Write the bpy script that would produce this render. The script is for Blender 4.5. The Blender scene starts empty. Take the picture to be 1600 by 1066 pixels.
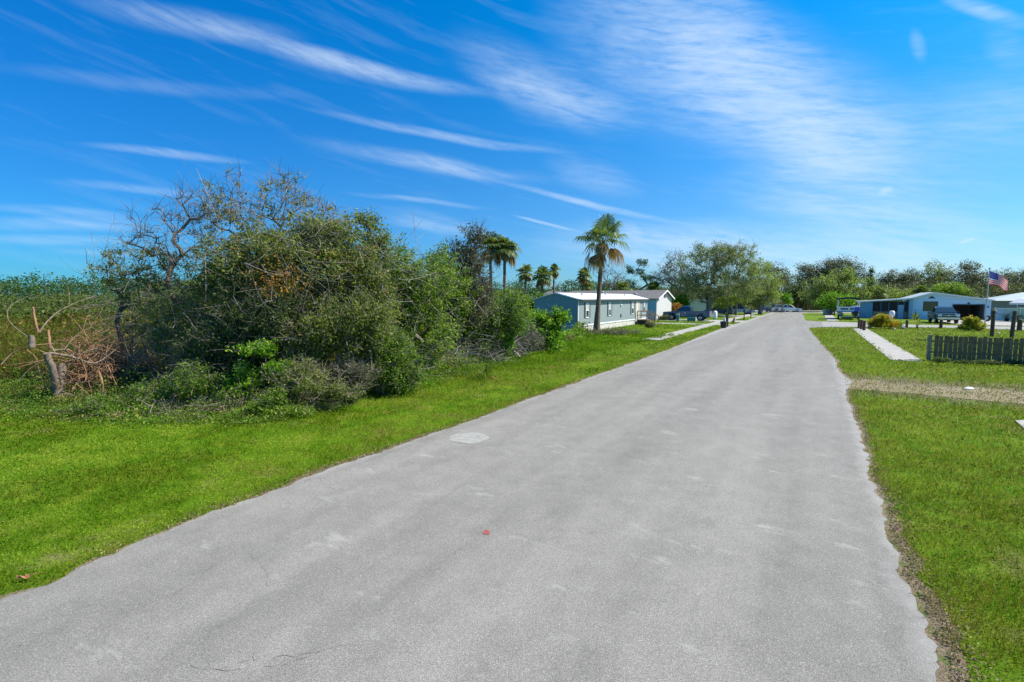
import bpy, math, random
import numpy as np
from mathutils import Vector
scene = bpy.context.scene
C = scene.collection
rng = np.random.default_rng(11)
random.seed(5)
# ------------------------------------------------------------------ camera
F = 760.0; H = 2.9
PITCH = math.atan(67 / F); cp, sp = math.cos(PITCH), math.sin(PITCH)
cam = bpy.data.cameras.new('camera'); camo = bpy.data.objects.new('camera', cam); C.objects.link(camo)
cam.sensor_width = 36; cam.lens = 36 * F / 1600; cam.clip_end = 3000; cam.clip_start = 0.05
camo.location = (0, 0, H); camo.rotation_euler = (math.radians(90) - PITCH, 0, 0)
scene.camera = camo
# ------------------------------------------------------------------ light
SUN_AZ = math.radians(90); SUN_EL = math.radians(49)      # azimuth from +Y towards +X
sl = bpy.data.lights.new('sun', 'SUN'); sl.energy = 4.6; sl.angle = math.radians(0.53); sl.color = (1.0, 0.93, 0.80)
so = bpy.data.objects.new('sun', sl); C.objects.link(so)
sd = Vector((math.sin(SUN_AZ) * math.cos(SUN_EL), math.cos(SUN_AZ) * math.cos(SUN_EL), math.sin(SUN_EL)))
so.rotation_euler = (-sd).to_track_quat('-Z', 'Y').to_euler()
scene.view_settings.view_transform = 'Standard'; scene.view_settings.look = 'None'
scene.view_settings.exposure = 0.86; scene.view_settings.gamma = 1

def ray(x, y):
    cx = (x - 800) / F; cy = (533 - y) / F
    return (cx, cp + cy * sp, -sp + cy * cp)
def G(x, y, z=0.0):
    d = ray(x, y); t = (z - H) / d[2]; return (d[0] * t, d[1] * t)
def HT(y, Y, x=800):
    d = ray(x, y); return H + d[2] * Y / d[1]
def XA(x, Y): return (x - 800) / F * Y
ANG = math.radians(31.8); RX, RY = math.sin(ANG), math.cos(ANG)
def S(s, t): return (s * RX + t * RY, s * RY - t * RX)     # road frame -> world

# ------------------------------------------------------------------ node helpers
class NT:
    def __init__(s, tree): s.t = tree; s.n = tree.nodes; s.l = tree.links
    def node(s, ty, **k):
        n = s.n.new(ty)
        for a, b in k.items(): setattr(n, a, b)
        return n
    def link(s, a, b): s.l.new(a, b)
    def val(s, inp, v):
        if hasattr(v, 'is_output'): s.l.new(v, inp)
        else: inp.default_value = v
    def math(s, op, a, b=0.0, c=None, clamp=False):
        n = s.node('ShaderNodeMath', operation=op, use_clamp=clamp); s.val(n.inputs[0], a); s.val(n.inputs[1], b)
        if c is not None: s.val(n.inputs[2], c)
        return n.outputs[0]
    def noise(s, vec, scale, detail=3, rough=0.5, dist=0.0):
        n = s.node('ShaderNodeTexNoise'); 
        if vec is not None: s.l.new(vec, n.inputs['Vector'])
        n.inputs['Scale'].default_value = scale; n.inputs['Detail'].default_value = detail
        n.inputs['Roughness'].default_value = rough; n.inputs['Distortion'].default_value = dist
        return n.outputs[0]
    def mapr(s, v, a, b, c=0.0, d=1.0, smooth=False):
        n = s.node('ShaderNodeMapRange'); n.interpolation_type = 'SMOOTHSTEP' if smooth else 'LINEAR'
        s.val(n.inputs[0], v)
        for i, q in enumerate((a, b, c, d)): n.inputs[i + 1].default_value = q
        return n.outputs[0]
    def ramp(s, v, stops):
        n = s.node('ShaderNodeValToRGB'); s.l.new(v, n.inputs[0]); e = n.color_ramp.elements
        while len(e) < len(stops): e.new(0.5)
        for q, (p, c) in zip(e, stops): q.position = p; q.color = (*c, 1)
        return n.outputs[0]
    def mix(s, f, a, b, mode='MIX'):
        n = s.node('ShaderNodeMix', data_type='RGBA', blend_type=mode); s.val(n.inputs[0], f)
        for i, q in ((6, a), (7, b)):
            if hasattr(q, 'is_output'): s.l.new(q, n.inputs[i])
            else: n.inputs[i].default_value = (*q, 1)
        return n.outputs[2]
    def coord(s, out='Object'): return s.node('ShaderNodeTexCoord').outputs[out]
    def mapping(s, v, loc=(0, 0, 0), rot=(0, 0, 0), sc=(1, 1, 1), ty='POINT'):
        n = s.node('ShaderNodeMapping', vector_type=ty); s.l.new(v, n.inputs[0])
        n.inputs[1].default_value = loc; n.inputs[2].default_value = rot; n.inputs[3].default_value = sc
        return n.outputs[0]

# ------------------------------------------------------------------ world
w = bpy.data.worlds.new('World'); scene.world = w; w.use_nodes = True
N = NT(w.node_tree); bg = w.node_tree.nodes['Background']
sky = N.node('ShaderNodeTexSky'); sky.sky_type = 'NISHITA'; sky.sun_disc = False
sky.sun_elevation = SUN_EL; sky.sun_rotation = SUN_AZ; sky.air_density = 1.0; sky.dust_density = 0.4; sky.ozone_density = 3.0
d = N.coord('Generated'); sx = N.node('ShaderNodeSeparateXYZ'); N.link(d, sx.inputs[0])
az = N.math('ARCTAN2', sx.outputs[0], sx.outputs[1]); el = N.math('ARCSINE', sx.outputs[2])
cb = N.node('ShaderNodeCombineXYZ'); N.link(az, cb.inputs[0]); N.link(el, cb.inputs[1])
base = cb.outputs[0]
# gentle warp
wn = N.node('ShaderNodeTexNoise'); wn.inputs['Scale'].default_value = 3.0; wn.inputs['Detail'].default_value = 2; N.link(base, wn.inputs['Vector'])
vm = N.node('ShaderNodeVectorMath', operation='SUBTRACT'); N.link(wn.outputs['Color'], vm.inputs[0]); vm.inputs[1].default_value = (0.5, 0.5, 0.5)
vs = N.node('ShaderNodeVectorMath', operation='MULTIPLY'); N.link(vm.outputs[0], vs.inputs[0]); vs.inputs[1].default_value = (0.05, 0.03, 0)
va = N.node('ShaderNodeVectorMath', operation='ADD'); N.link(base, va.inputs[0]); N.link(vs.outputs[0], va.inputs[1])
warp = va.outputs[0]
def AE(x, y):
    q = Vector(ray(x, y)).normalized(); return math.atan2(q.x, q.y), math.asin(q.z)
def fiber(ang, sc, stretch, thr, hi, src=None):
    m = N.mapping(src or warp, rot=(0, 0, ang), sc=(1, 1, 1)); m = N.mapping(m, sc=(1, stretch, 1))
    return N.mapr(N.noise(m, sc, 5, 0.62, 0.25), thr, hi)
STREAKS = [  # x0,y0,x1,y1,halfwidth px, strength      (streaks of cirrus by bearing)
 (90, -5, 470, 62, 20, .5), (240, 12, 790, 152, 17, .75), (420, 65, 700, 132, 12, .5), (-60, 95, 480, 150, 12, .18),
 (110, 222, 400, 252, 8, .65), (480, 172, 900, 240, 9, .7), (460, 215, 860, 285, 16, .45), (560, 235, 800, 275, 18, .3),
 (80, 282, 330, 308, 8, .4), (-40, 315, 230, 345, 9, .4), (-60, 342, 260, 358, 12, .5), (-60, 368, 260, 382, 9, .35), (60, 392, 260, 404, 6, .2),
 (540, 300, 770, 325, 6, .4), (590, 330, 800, 375, 20, .35), (600, 345, 740, 362, 9, .35), (770, 280, 1080, 350, 7, .8), (800, 336, 905, 362, 3.5, 1.1),
 (700, 60, 1000, 200, 45, .5), (720, 110, 1010, 190, 26, .45), (860, -60, 1230, 170, 110, .62), (960, -30, 1330, 220, 60, .5), (1050, 60, 1440, 280, 85, .75), (1180, 200, 1420, 250, 50, 1.0), (1000, 20, 1330, 240, 70, .35),
 (1100, 290, 1600, 300, 38, .5), (1150, 320, 1500, 330, 22, .45), (1250, 200, 1700, 210, 60, .30), (1450, 190, 1700, 150, 35, .3),
 (820, 380, 1250, 385, 42, .75), (950, 400, 1700, 400, 60, .75), (1150, 440, 1700, 440, 50, .5), (850, 250, 1010, 300, 25, .3),
 (1470, -10, 1620, 45, 10, .8), (1425, 40, 1445, 95, 10, .35), (1540, 40, 1610, 110, 20, .3), (1365, 305, 1392, 295, 7, .8), (1490, 384, 1530, 369, 3, .9), (1180, 15, 1110, 10, 20, .1),
 (960, 340, 1010, 385, 18, .45), (1230, 340, 1640, 360, 30, .35),
]
acc = None
for x0, y0, x1, y1, wd, a in STREAKS:
    p, q = AE(x0, y0), AE(x1, y1)
    cx, cy = (p[0] + q[0]) / 2, (p[1] + q[1]) / 2
    L = math.hypot(q[0] - p[0], q[1] - p[1]) / 2 * 1.15; rot = math.atan2(q[1] - p[1], q[0] - p[0])
    k = wd / F * (.95 if wd < 24 else 1.2)
    m = N.mapping(warp if wd > 4 else base, loc=(cx, cy, 0), rot=(0, 0, rot), sc=(L, k, 1), ty='TEXTURE')
    ln = N.node('ShaderNodeVectorMath', operation='LENGTH'); N.link(m, ln.inputs[0])
    e = N.mapr(ln.outputs['Value'], 0.1, 1.0, a, 0.0, smooth=True)
    acc = e if acc is None else N.math('ADD', acc, e)
f1 = fiber(math.radians(14), 8.0, 8.0, 0.36, 0.68); f2 = fiber(math.radians(6), 22.0, 6.0, 0.38, 0.68); f3 = fiber(math.radians(30), 9.0, 3.0, 0.3, 0.75)
fib = N.math('ADD', N.math('MULTIPLY', f1, 0.55), N.math('ADD', N.math('MULTIPLY', f2, 0.3), N.math('MULTIPLY', f3, 0.35)))
cl = N.math('MULTIPLY', acc, N.math('ADD', fib, 0.12))
bgc = N.math('MULTIPLY', fiber(math.radians(12), 3.5, 9.0, 0.52, 0.85), 0.14)
cl = N.math('ADD', cl, bgc)
up = N.mapr(el, -0.02, 0.05)
cl = N.math('MULTIPLY', N.math('SUBTRACT', 1.0, N.math('POWER', 2.71828, N.math('MULTIPLY', N.math('MULTIPLY', cl, up), -0.95))), 0.82)
# the blue of the air: Nishita tinted deeper
tint = N.mix(N.mapr(el, 0.0, 0.55, smooth=True), (0.28, 0.55, 0.78), (0.0, 0.68, 1.08))
side = N.mix(N.mapr(az, -0.9, 0.9, smooth=True), (0.40, 0.80, 0.97), (1.35, 1.14, 1.10))
skc = N.mix(1.0, N.mix(1.0, sky.outputs[0], tint, 'MULTIPLY'), side, 'MULTIPLY')
skc = N.mix(cl, skc, (4.2, 5.1, 6.0))
N.link(skc, bg.inputs[0]); bg.inputs[1].default_value = 0.10

# ------------------------------------------------------------------ materials
MATS = {}
def newmat(name):
    m = bpy.data.materials.new(name); m.use_nodes = True; MATS[name] = m
    return m, NT(m.node_tree), m.node_tree.nodes['Principled BSDF']
def plain(name, col, rough=0.6, metal=0.0, var=0.12, scale=6.0, spec=0.5, bump=0.0, coat=0.0):
    m, n, b = newmat(name)
    c = n.noise(n.coord(), scale, 5, 0.6)
    lo = tuple(x * (1 - var) for x in col); hi = tuple(min(1, x * (1 + var)) for x in col)
    n.link(n.ramp(c, [(0.3, lo), (0.7, hi)]), b.inputs['Base Color'])
    b.inputs['Roughness'].default_value = rough; b.inputs['Metallic'].default_value = metal
    b.inputs['Specular IOR Level'].default_value = spec
    b.inputs['Coat Weight'].default_value = coat
    if bump:
        bp = n.node('ShaderNodeBump'); bp.inputs['Strength'].default_value = bump; bp.inputs['Distance'].default_value = 0.02
        n.link(n.noise(n.coord(), scale * 6, 4), bp.inputs['Height']); n.link(bp.outputs[0], b.inputs['Normal'])
    return m
def leafmat(name, stops, trans=0.45, rough=0.55):
    rough = min(rough, .42) if name not in ('reed', 'litter', 'leaf_dead') else rough
    m, n, b = newmat(name)
    at = n.node('ShaderNodeAttribute', attribute_name='tint')
    col = n.ramp(at.outputs['Fac'], stops)
    b.inputs['Roughness'].default_value = rough; b.inputs['Specular IOR Level'].default_value = 0.04 if name in ('grass', 'reed') else 0.22
    n.link(col, b.inputs['Base Color'])
    tr = n.node('ShaderNodeBsdfTranslucent'); n.link(n.mix(1.0, col, (1.5, 1.6, 0.7), 'MULTIPLY'), tr.inputs[0])
    mx = n.node('ShaderNodeMixShader'); mx.inputs[0].default_value = trans
    n.link(b.outputs[0], mx.inputs[1]); n.link(tr.outputs[0], mx.inputs[2])
    n.link(mx.outputs[0], m.node_tree.nodes['Material Output'].inputs[0])
    return m
def barkmat(name, a, b_, sc=9):
    m, n, b = newmat(name)
    v = n.mapping(n.coord(), sc=(1, 1, 0.35))
    c = n.noise(v, sc, 6, 0.7)
    n.link(n.ramp(c, [(0.32, a), (0.68, b_)]), b.inputs['Base Color']); b.inputs['Roughness'].default_value = 0.95
    bp = n.node('ShaderNodeBump'); bp.inputs['Strength'].default_value = 0.6; bp.inputs['Distance'].default_value = 0.03
    n.link(c, bp.inputs['Height']); n.link(bp.outputs[0], b.inputs['Normal'])
    return m
leafmat('grass', [(0.0, (.12, .085, .04)), (0.12, (.25, .20, .07)), (0.22, (.15, .15, .006)), (0.34, (.034, .095, .001)), (0.55, (.072, .165, .004)), (0.8, (.125, .235, .008)), (1.0, (.23, .32, .03))], 0.4, 0.5)
leafmat('leaf_olive', [(0.0, (.07, .08, .028)), (0.3, (.115, .155, .032)), (0.65, (.19, .24, .045)), (0.88, (.27, .30, .065)), (0.97, (.34, .31, .15)), (1.0, (.30, .18, .06))], 0.45)
leafmat('leaf_green', [(0.0, (.055, .105, .018)), (0.5, (.13, .225, .022)), (0.85, (.21, .31, .035)), (1.0, (.33, .38, .07))], 0.42, 0.45)
leafmat('leaf_bright', [(0.0, (0.072, 0.144, 0.012)), (0.5, (0.120, 0.264, 0.014)), (0.9, (0.216, 0.384, 0.024)), (1.0, (0.396, 0.456, 0.072))], 0.45, 0.45)
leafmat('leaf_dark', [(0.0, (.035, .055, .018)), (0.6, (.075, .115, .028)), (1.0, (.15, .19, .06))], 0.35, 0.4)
leafmat('leaf_grey', [(0.0, (.06, .065, .038)), (0.5, (.125, .135, .07)), (0.85, (.175, .18, .10)), (1.0, (.22, .205, .14))], 0.35, 0.7)
leafmat('leaf_oak', [(0.0, (0.092, 0.128, 0.032)), (0.5, (0.181, 0.236, 0.063)), (0.85, (0.273, 0.336, 0.082)), (1.0, (0.363, 0.345, 0.155))], 0.4, 0.65)
leafmat('leaf_palm', [(0.0, (.05, .085, .02)), (0.5, (.10, .15, .03)), (0.85, (.19, .22, .05)), (1.0, (.30, .26, .09))], 0.35, 0.4)
leafmat('leaf_dead', [(0.0, (.12, .075, .03)), (0.5, (.22, .14, .06)), (1.0, (.34, .22, .10))], 0.3, 0.8)
leafmat('leaf_croton', [(0.0, (0.092, 0.184, 0.014)), (0.35, (0.230, 0.299, 0.017)), (0.65, (0.483, 0.380, 0.017)), (0.88, (0.552, 0.253, 0.023)), (1.0, (0.460, 0.081, 0.023))], 0.35, 0.4)
leafmat('leaf_orange', [(0.0, (.24, .13, .03)), (0.5, (.38, .17, .03)), (1.0, (.48, .30, .07))], 0.35, 0.6)
leafmat('leaf_pine', [(0.0, (0.027, 0.061, 0.020)), (0.6, (0.054, 0.115, 0.027)), (1.0, (0.108, 0.176, 0.041))], 0.25, 0.6)
leafmat('reed', [(0.0, (.07, .045, .016)), (0.25, (.15, .10, .03)), (0.45, (.075, .09, .014)), (0.75, (.105, .135, .016)), (0.93, (.15, .19, .03)), (1.0, (.28, .16, .06))], 0.35, 0.6)
leafmat('litter', [(0.0, (.10, .06, .03)), (0.5, (.24, .16, .09)), (1.0, (.42, .32, .20))], 0.1, 0.9)
barkmat('bark', (.10, .078, .062), (.30, .25, .20)); barkmat('bark_dark', (.05, .036, .030), (.15, .115, .10))
barkmat('bark_grey', (.12, .105, .09), (.30, .27, .235)); barkmat('bark_dead', (.085, .058, .042), (.29, .23, .175))
barkmat('bark_red', (.14, .07, .035), (.38, .22, .12)); barkmat('palm_bark', (.08, .055, .036), (.24, .175, .12), 14)
barkmat('old_wood', (.11, .066, .032), (.31, .21, .12), 12); barkmat('old_wood_pale', (.19, .14, .09), (.42, .33, .24), 12)
barkmat('piling', (.06, .032, .022), (.15, .09, .065), 10)
plain('white_paint', (.78, .78, .76), .5, var=.05); plain('trim_white', (.82, .82, .80), .45, var=.04)
plain('metal_roof', (.80, .79, .77), .38, var=.06, scale=1.2); plain('shutter', (.035, .05, .06), .5)
plain('skirting', (.50, .47, .42), .85, var=.3, scale=3); plain('door_cream', (.62, .56, .42), .5)
plain('concrete', (.33, .31, .275), .9, var=.22, scale=2.2, bump=.3); plain('blue_paint', (.45, .60, .72), .6, var=.05, scale=2)
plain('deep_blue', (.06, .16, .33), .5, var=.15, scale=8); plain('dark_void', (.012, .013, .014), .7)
plain('truck_blue', (.045, .10, .19), .28, metal=.35, var=.04, coat=.8); plain('truck_teal', (.07, .12, .16), .2, metal=.5, var=.04, coat=.9)
plain('chrome', (.75, .76, .78), .18, metal=1.0, var=.04); plain('rubber', (.018, .018, .018), .8); plain('black_plastic', (.02, .021, .024), .45)
plain('rim', (.42, .43, .45), .35, metal=.8); plain('lamp_glass', (.72, .74, .76), .12); plain('tail_lamp', (.35, .02, .015), .25)
plain('car_white', (.72, .73, .74), .3, var=.03, coat=.6); plain('car_navy', (.03, .06, .14), .3, coat=.8); plain('car_silver', (.40, .43, .46), .3, metal=.5, coat=.6)
plain('flag_red', (.80, .015, .025), .75, spec=.1); plain('flag_white', (.62, .60, .58), .75); plain('flag_blue', (.025, .03, .26), .75, spec=.1)
plain('galvanised', (.46, .47, .48), .45, metal=.6); plain('utility_teal', (.03, .20, .21), .55); plain('marine_blue', (.03, .12, .62), .35)
plain('house_grey', (.20, .19, .175), .8, var=.08); plain('roof_pale', (.34, .40, .41), .7, var=.1); plain('stone_brown', (.26, .18, .13), .9, var=.45, scale=4)
plain('red_marker', (.27, .07, .06), .7, var=.3, scale=40); plain('patch_pale', (.29, .28, .255), .95, var=.2, scale=9, bump=.3); plain('crack', (.085, .08, .074), 1.0)
plain('brick_red', (.33, .15, .07), .9, var=.3); plain('umbrella_white', (.75,.75,.73), .7, var=.05); plain('rope', (.06, .05, .04), .9); plain('orange_seat', (.6, .12, .03), .6)
# glass
m, n, b = newmat('glass'); b.inputs['Base Color'].default_value = (.03, .045, .055, 1); b.inputs['Roughness'].default_value = .06; b.inputs['Specular IOR Level'].default_value = 1.0
m, n, b = newmat('blind'); b.inputs['Roughness'].default_value = .35
wv = n.node('ShaderNodeTexWave', wave_type='BANDS', bands_direction='Z'); wv.inputs['Scale'].default_value = 6; n.link(n.coord(), wv.inputs[0])
n.link(n.ramp(wv.outputs[0], [(0, (.32, .35, .37)), (1, (.52, .55, .57))]), b.inputs['Base Color'])
def sidingmat(name, col, dark, scale=3.3, axis='X', amt=.5, horiz=False):
    m, n, b = newmat(name)
    wv = n.node('ShaderNodeTexWave', wave_type='BANDS', bands_direction='Z' if horiz else axis, wave_profile='SAW'); wv.inputs['Scale'].default_value = scale
    n.link(n.coord(), wv.inputs[0])
    dirt = n.noise(n.mapping(n.coord(), sc=(3, 3, .5)), 2.5, 5, .65)
    groove = n.mapr(wv.outputs['Fac'], 0.0, 0.10, 1.0, 0.0)
    c = n.mix(n.mapr(dirt, .40, .72, 0, amt), col, dark)
    c = n.mix(n.math('MULTIPLY', groove, .55), c, tuple(x * .45 for x in col))
    n.link(c, b.inputs['Base Color']); b.inputs['Roughness'].default_value = .55
    bp = n.node('ShaderNodeBump'); bp.inputs['Strength'].default_value = .7; bp.inputs['Distance'].default_value = .02
    n.link(wv.outputs['Fac'], bp.inputs['Height']); n.link(bp.outputs[0], b.inputs['Normal'])
    return m
sidingmat('teal_siding_long', (.255, .295, .30), (.15, .195, .20), .8, 'Y'); sidingmat('teal_siding_end', (.20, .32, .34), (.14, .23, .25), .8, 'X')
sidingmat('white_siding', (.56, .55, .53), (.5, .49, .46), .9, horiz=True, amt=.3); sidingmat('blue_siding_and_shade', (.25, .43, .58), (.2, .36, .5), .9, 'X', .3)
sidingmat('blue_wall', (.52, .76, .92), (.44, .68, .86), .7, horiz=True, amt=.4); sidingmat('deep_blue_siding', (.10, .30, .52), (.07, .22, .40), 1.2, 'X', .4)
m, n, b = newmat('shingle'); v = n.node('ShaderNodeTexVoronoi'); v.inputs['Scale'].default_value = 5; n.link(n.mapping(n.coord(), sc=(1, 2.2, 1)), v.inputs[0])
n.link(n.ramp(v.outputs['Color'], [(0, (.085, .08, .08)), (1, (.17, .16, .155))]), b.inputs['Base Color']); b.inputs['Roughness'].default_value = .95

# ground
m, n, b = newmat('ground'); co = n.coord()
fine = n.noise(co, 22, 6, .75); mid = n.noise(co, 1.3, 6, .68); big = n.noise(co, .16, 4, .6)
g = n.ramp(fine, [(.28, (.035, .075, .001)), (.5, (.080, .165, .002)), (.72, (.145, .255, .004))])
g2 = n.ramp(fine, [(.28, (.07, .09, .004)), (.5, (.14, .19, .008)), (.72, (.22, .27, .02))])
gg = n.mix(n.mapr(mid, .42, .62), g, g2)
dry = n.ramp(fine, [(.3, (.10, .085, .045)), (.7, (.30, .25, .15))])
gg = n.mix(n.mapr(n.math('ADD', n.math('MULTIPLY', mid, .6), n.math('MULTIPLY', big, .4)), .54, .66, 0, .65), gg, dry)
fr = n.mapping(co, rot=(0, 0, ANG)); sf = n.node('ShaderNodeSeparateXYZ'); n.link(fr, sf.inputs[0])   # x=t, y=s
tt, ss = sf.outputs[0], sf.outputs[1]
nz = n.noise(co, 1.7, 5, .65); nz2 = n.math('MULTIPLY', n.math('SUBTRACT', nz, .5), 1.6)
er = n.mapr(n.math('ADD', n.math('ABSOLUTE', n.math('SUBTRACT', tt, .95)), nz2), .12, .42, 1, 0)
elf = n.mapr(n.math('ADD', n.math('ABSOLUTE', n.math('ADD', tt, 6.85)), nz2), .05, .32, 1, 0)
tc = n.math('ABSOLUTE', n.math('SUBTRACT', ss, 20.3))
tr = n.math('MULTIPLY', n.mapr(n.math('ADD', tc, n.math('MULTIPLY', nz2, 1.2)), 1.5, 3.0, 1, 0), n.mapr(tt, .5, .9))
tr = n.math('MULTIPLY', tr, n.mapr(tt, 12, 15, 1, 0))
soil = n.ramp(n.noise(co, 30, 6, .8), [(.3, (.09, .07, .05)), (.55, (.22, .18, .13)), (.75, (.38, .33, .26))])
msk = n.math('MULTIPLY', tr, .9)
gc = n.mix(msk, gg, soil)
n.link(gc, b.inputs['Base Color']); b.inputs['Roughness'].default_value = .95; b.inputs['Specular IOR Level'].default_value = .15
bp = n.node('ShaderNodeBump'); bp.inputs['Strength'].default_value = .8; bp.inputs['Distance'].default_value = .04; n.link(fine, bp.inputs['Height']); n.link(bp.outputs[0], b.inputs['Normal'])
m, n, b = newmat('soil'); co = n.coord(); c = n.ramp(n.noise(co, 34, 7, .85), [(.3, (.09, .062, .04)), (.48, (.21, .155, .10)), (.6, (.32, .25, .17)), (.72, (.50, .42, .32))])
c = n.mix(n.mapr(n.noise(co, 5, 5, .7), .50, .60, 0, .8), c, (.10, .14, .02)); n.link(c, b.inputs['Base Color']); b.inputs['Roughness'].default_value = 1
bp = n.node('ShaderNodeBump'); bp.inputs['Distance'].default_value = .03; n.link(n.noise(co, 30, 5, .8), bp.inputs['Height']); n.link(bp.outputs[0], b.inputs['Normal'])
# gravel
m, n, b = newmat('gravel'); co = n.coord(); v = n.node('ShaderNodeTexVoronoi'); v.inputs['Scale'].default_value = 30; n.link(co, v.inputs[0])
n1 = n.noise(co, 3, 6, .7)
c = n.ramp(v.outputs['Color'], [(0, (.15, .11, .065)), (.6, (.27, .21, .135)), (1, (.42, .34, .24))]); c = n.mix(n.mapr(n1, .42, .60, 0, .8), c, (.16, .16, .04))
n.link(c, b.inputs['Base Color']); b.inputs['Roughness'].default_value = .95
bp = n.node('ShaderNodeBump'); bp.inputs['Distance'].default_value = .02; n.link(v.outputs['Distance'], bp.inputs['Height']); n.link(bp.outputs[0], b.inputs['Normal'])
# asphalt
m, n, b = newmat('asphalt'); co = n.coord()
fr = n.mapping(co, rot=(0, 0, ANG)); st = n.mapping(fr, sc=(1, .07, 1))
agg = n.noise(co, 95, 4, .85); ag2 = n.noise(co, 34, 5, .8); mid = n.noise(co, 2.2, 6, .7); big = n.noise(co, .35, 4, .6); lane = n.noise(st, 1.0, 3, .55)
vv = n.node('ShaderNodeTexVoronoi'); vv.inputs['Scale'].default_value = 105; n.link(co, vv.inputs[0])
c = n.ramp(agg, [(.28, (.055, .052, .047)), (.42, (.145, .136, .121)), (.55, (.245, .232, .206)), (.70, (.50, .472, .42))])
k = n.math('ADD', n.math('ADD', n.math('MULTIPLY', mid, .26), n.math('MULTIPLY', big, .12)), n.math('ADD', n.math('MULTIPLY', lane, .34), n.math('MULTIPLY', ag2, .47)))
k = n.mapr(k, .45, .75, .66, 1.30)
kk = n.node('ShaderNodeCombineColor'); [n.link(k, kk.inputs[i]) for i in range(3)]
c = n.mix(1.0, c, kk.outputs[0], 'MULTIPLY')
c = n.mix(n.mapr(vv.outputs['Color'], .88, .94, 0, .5), c, (.52, .50, .47)); c = n.mix(n.mapr(vv.outputs['Color'], .10, .05, 0, .55), c, (.07, .066, .062))
scar = n.noise(n.mapping(fr, sc=(1, 2.6, 1)), .9, 6, .72)
c = n.mix(n.mapr(scar, .60, .70, 0, .5), c, (.40, .385, .35))
stain = n.noise(n.mapping(fr, sc=(1, .35, 1)), 1.6, 7, .75); c = n.mix(n.mapr(stain, .56, .68, 0, .35), c, (.12, .115, .105))
sf = n.node('ShaderNodeSeparateXYZ'); n.link(fr, sf.inputs[0]); tt = sf.outputs[0]
ed = n.math('ADD', tt, n.math('MULTIPLY', n.noise(co, 2.5, 4), .5))
edge = n.math('MAXIMUM', n.mapr(ed, 1.0, 1.2, 0, .35), n.mapr(ed, -6.62, -6.4, .35, 0))
c = n.mix(edge, c, (.40, .385, .36))
n.link(c, b.inputs['Base Color']); b.inputs['Roughness'].default_value = .88; b.inputs['Specular IOR Level'].default_value = .35
bp = n.node('ShaderNodeBump'); bp.inputs['Strength'].default_value = .55; bp.inputs['Distance'].default_value = .008; n.link(agg, bp.inputs['Height']); n.link(bp.outputs[0], b.inputs['Normal'])

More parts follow.
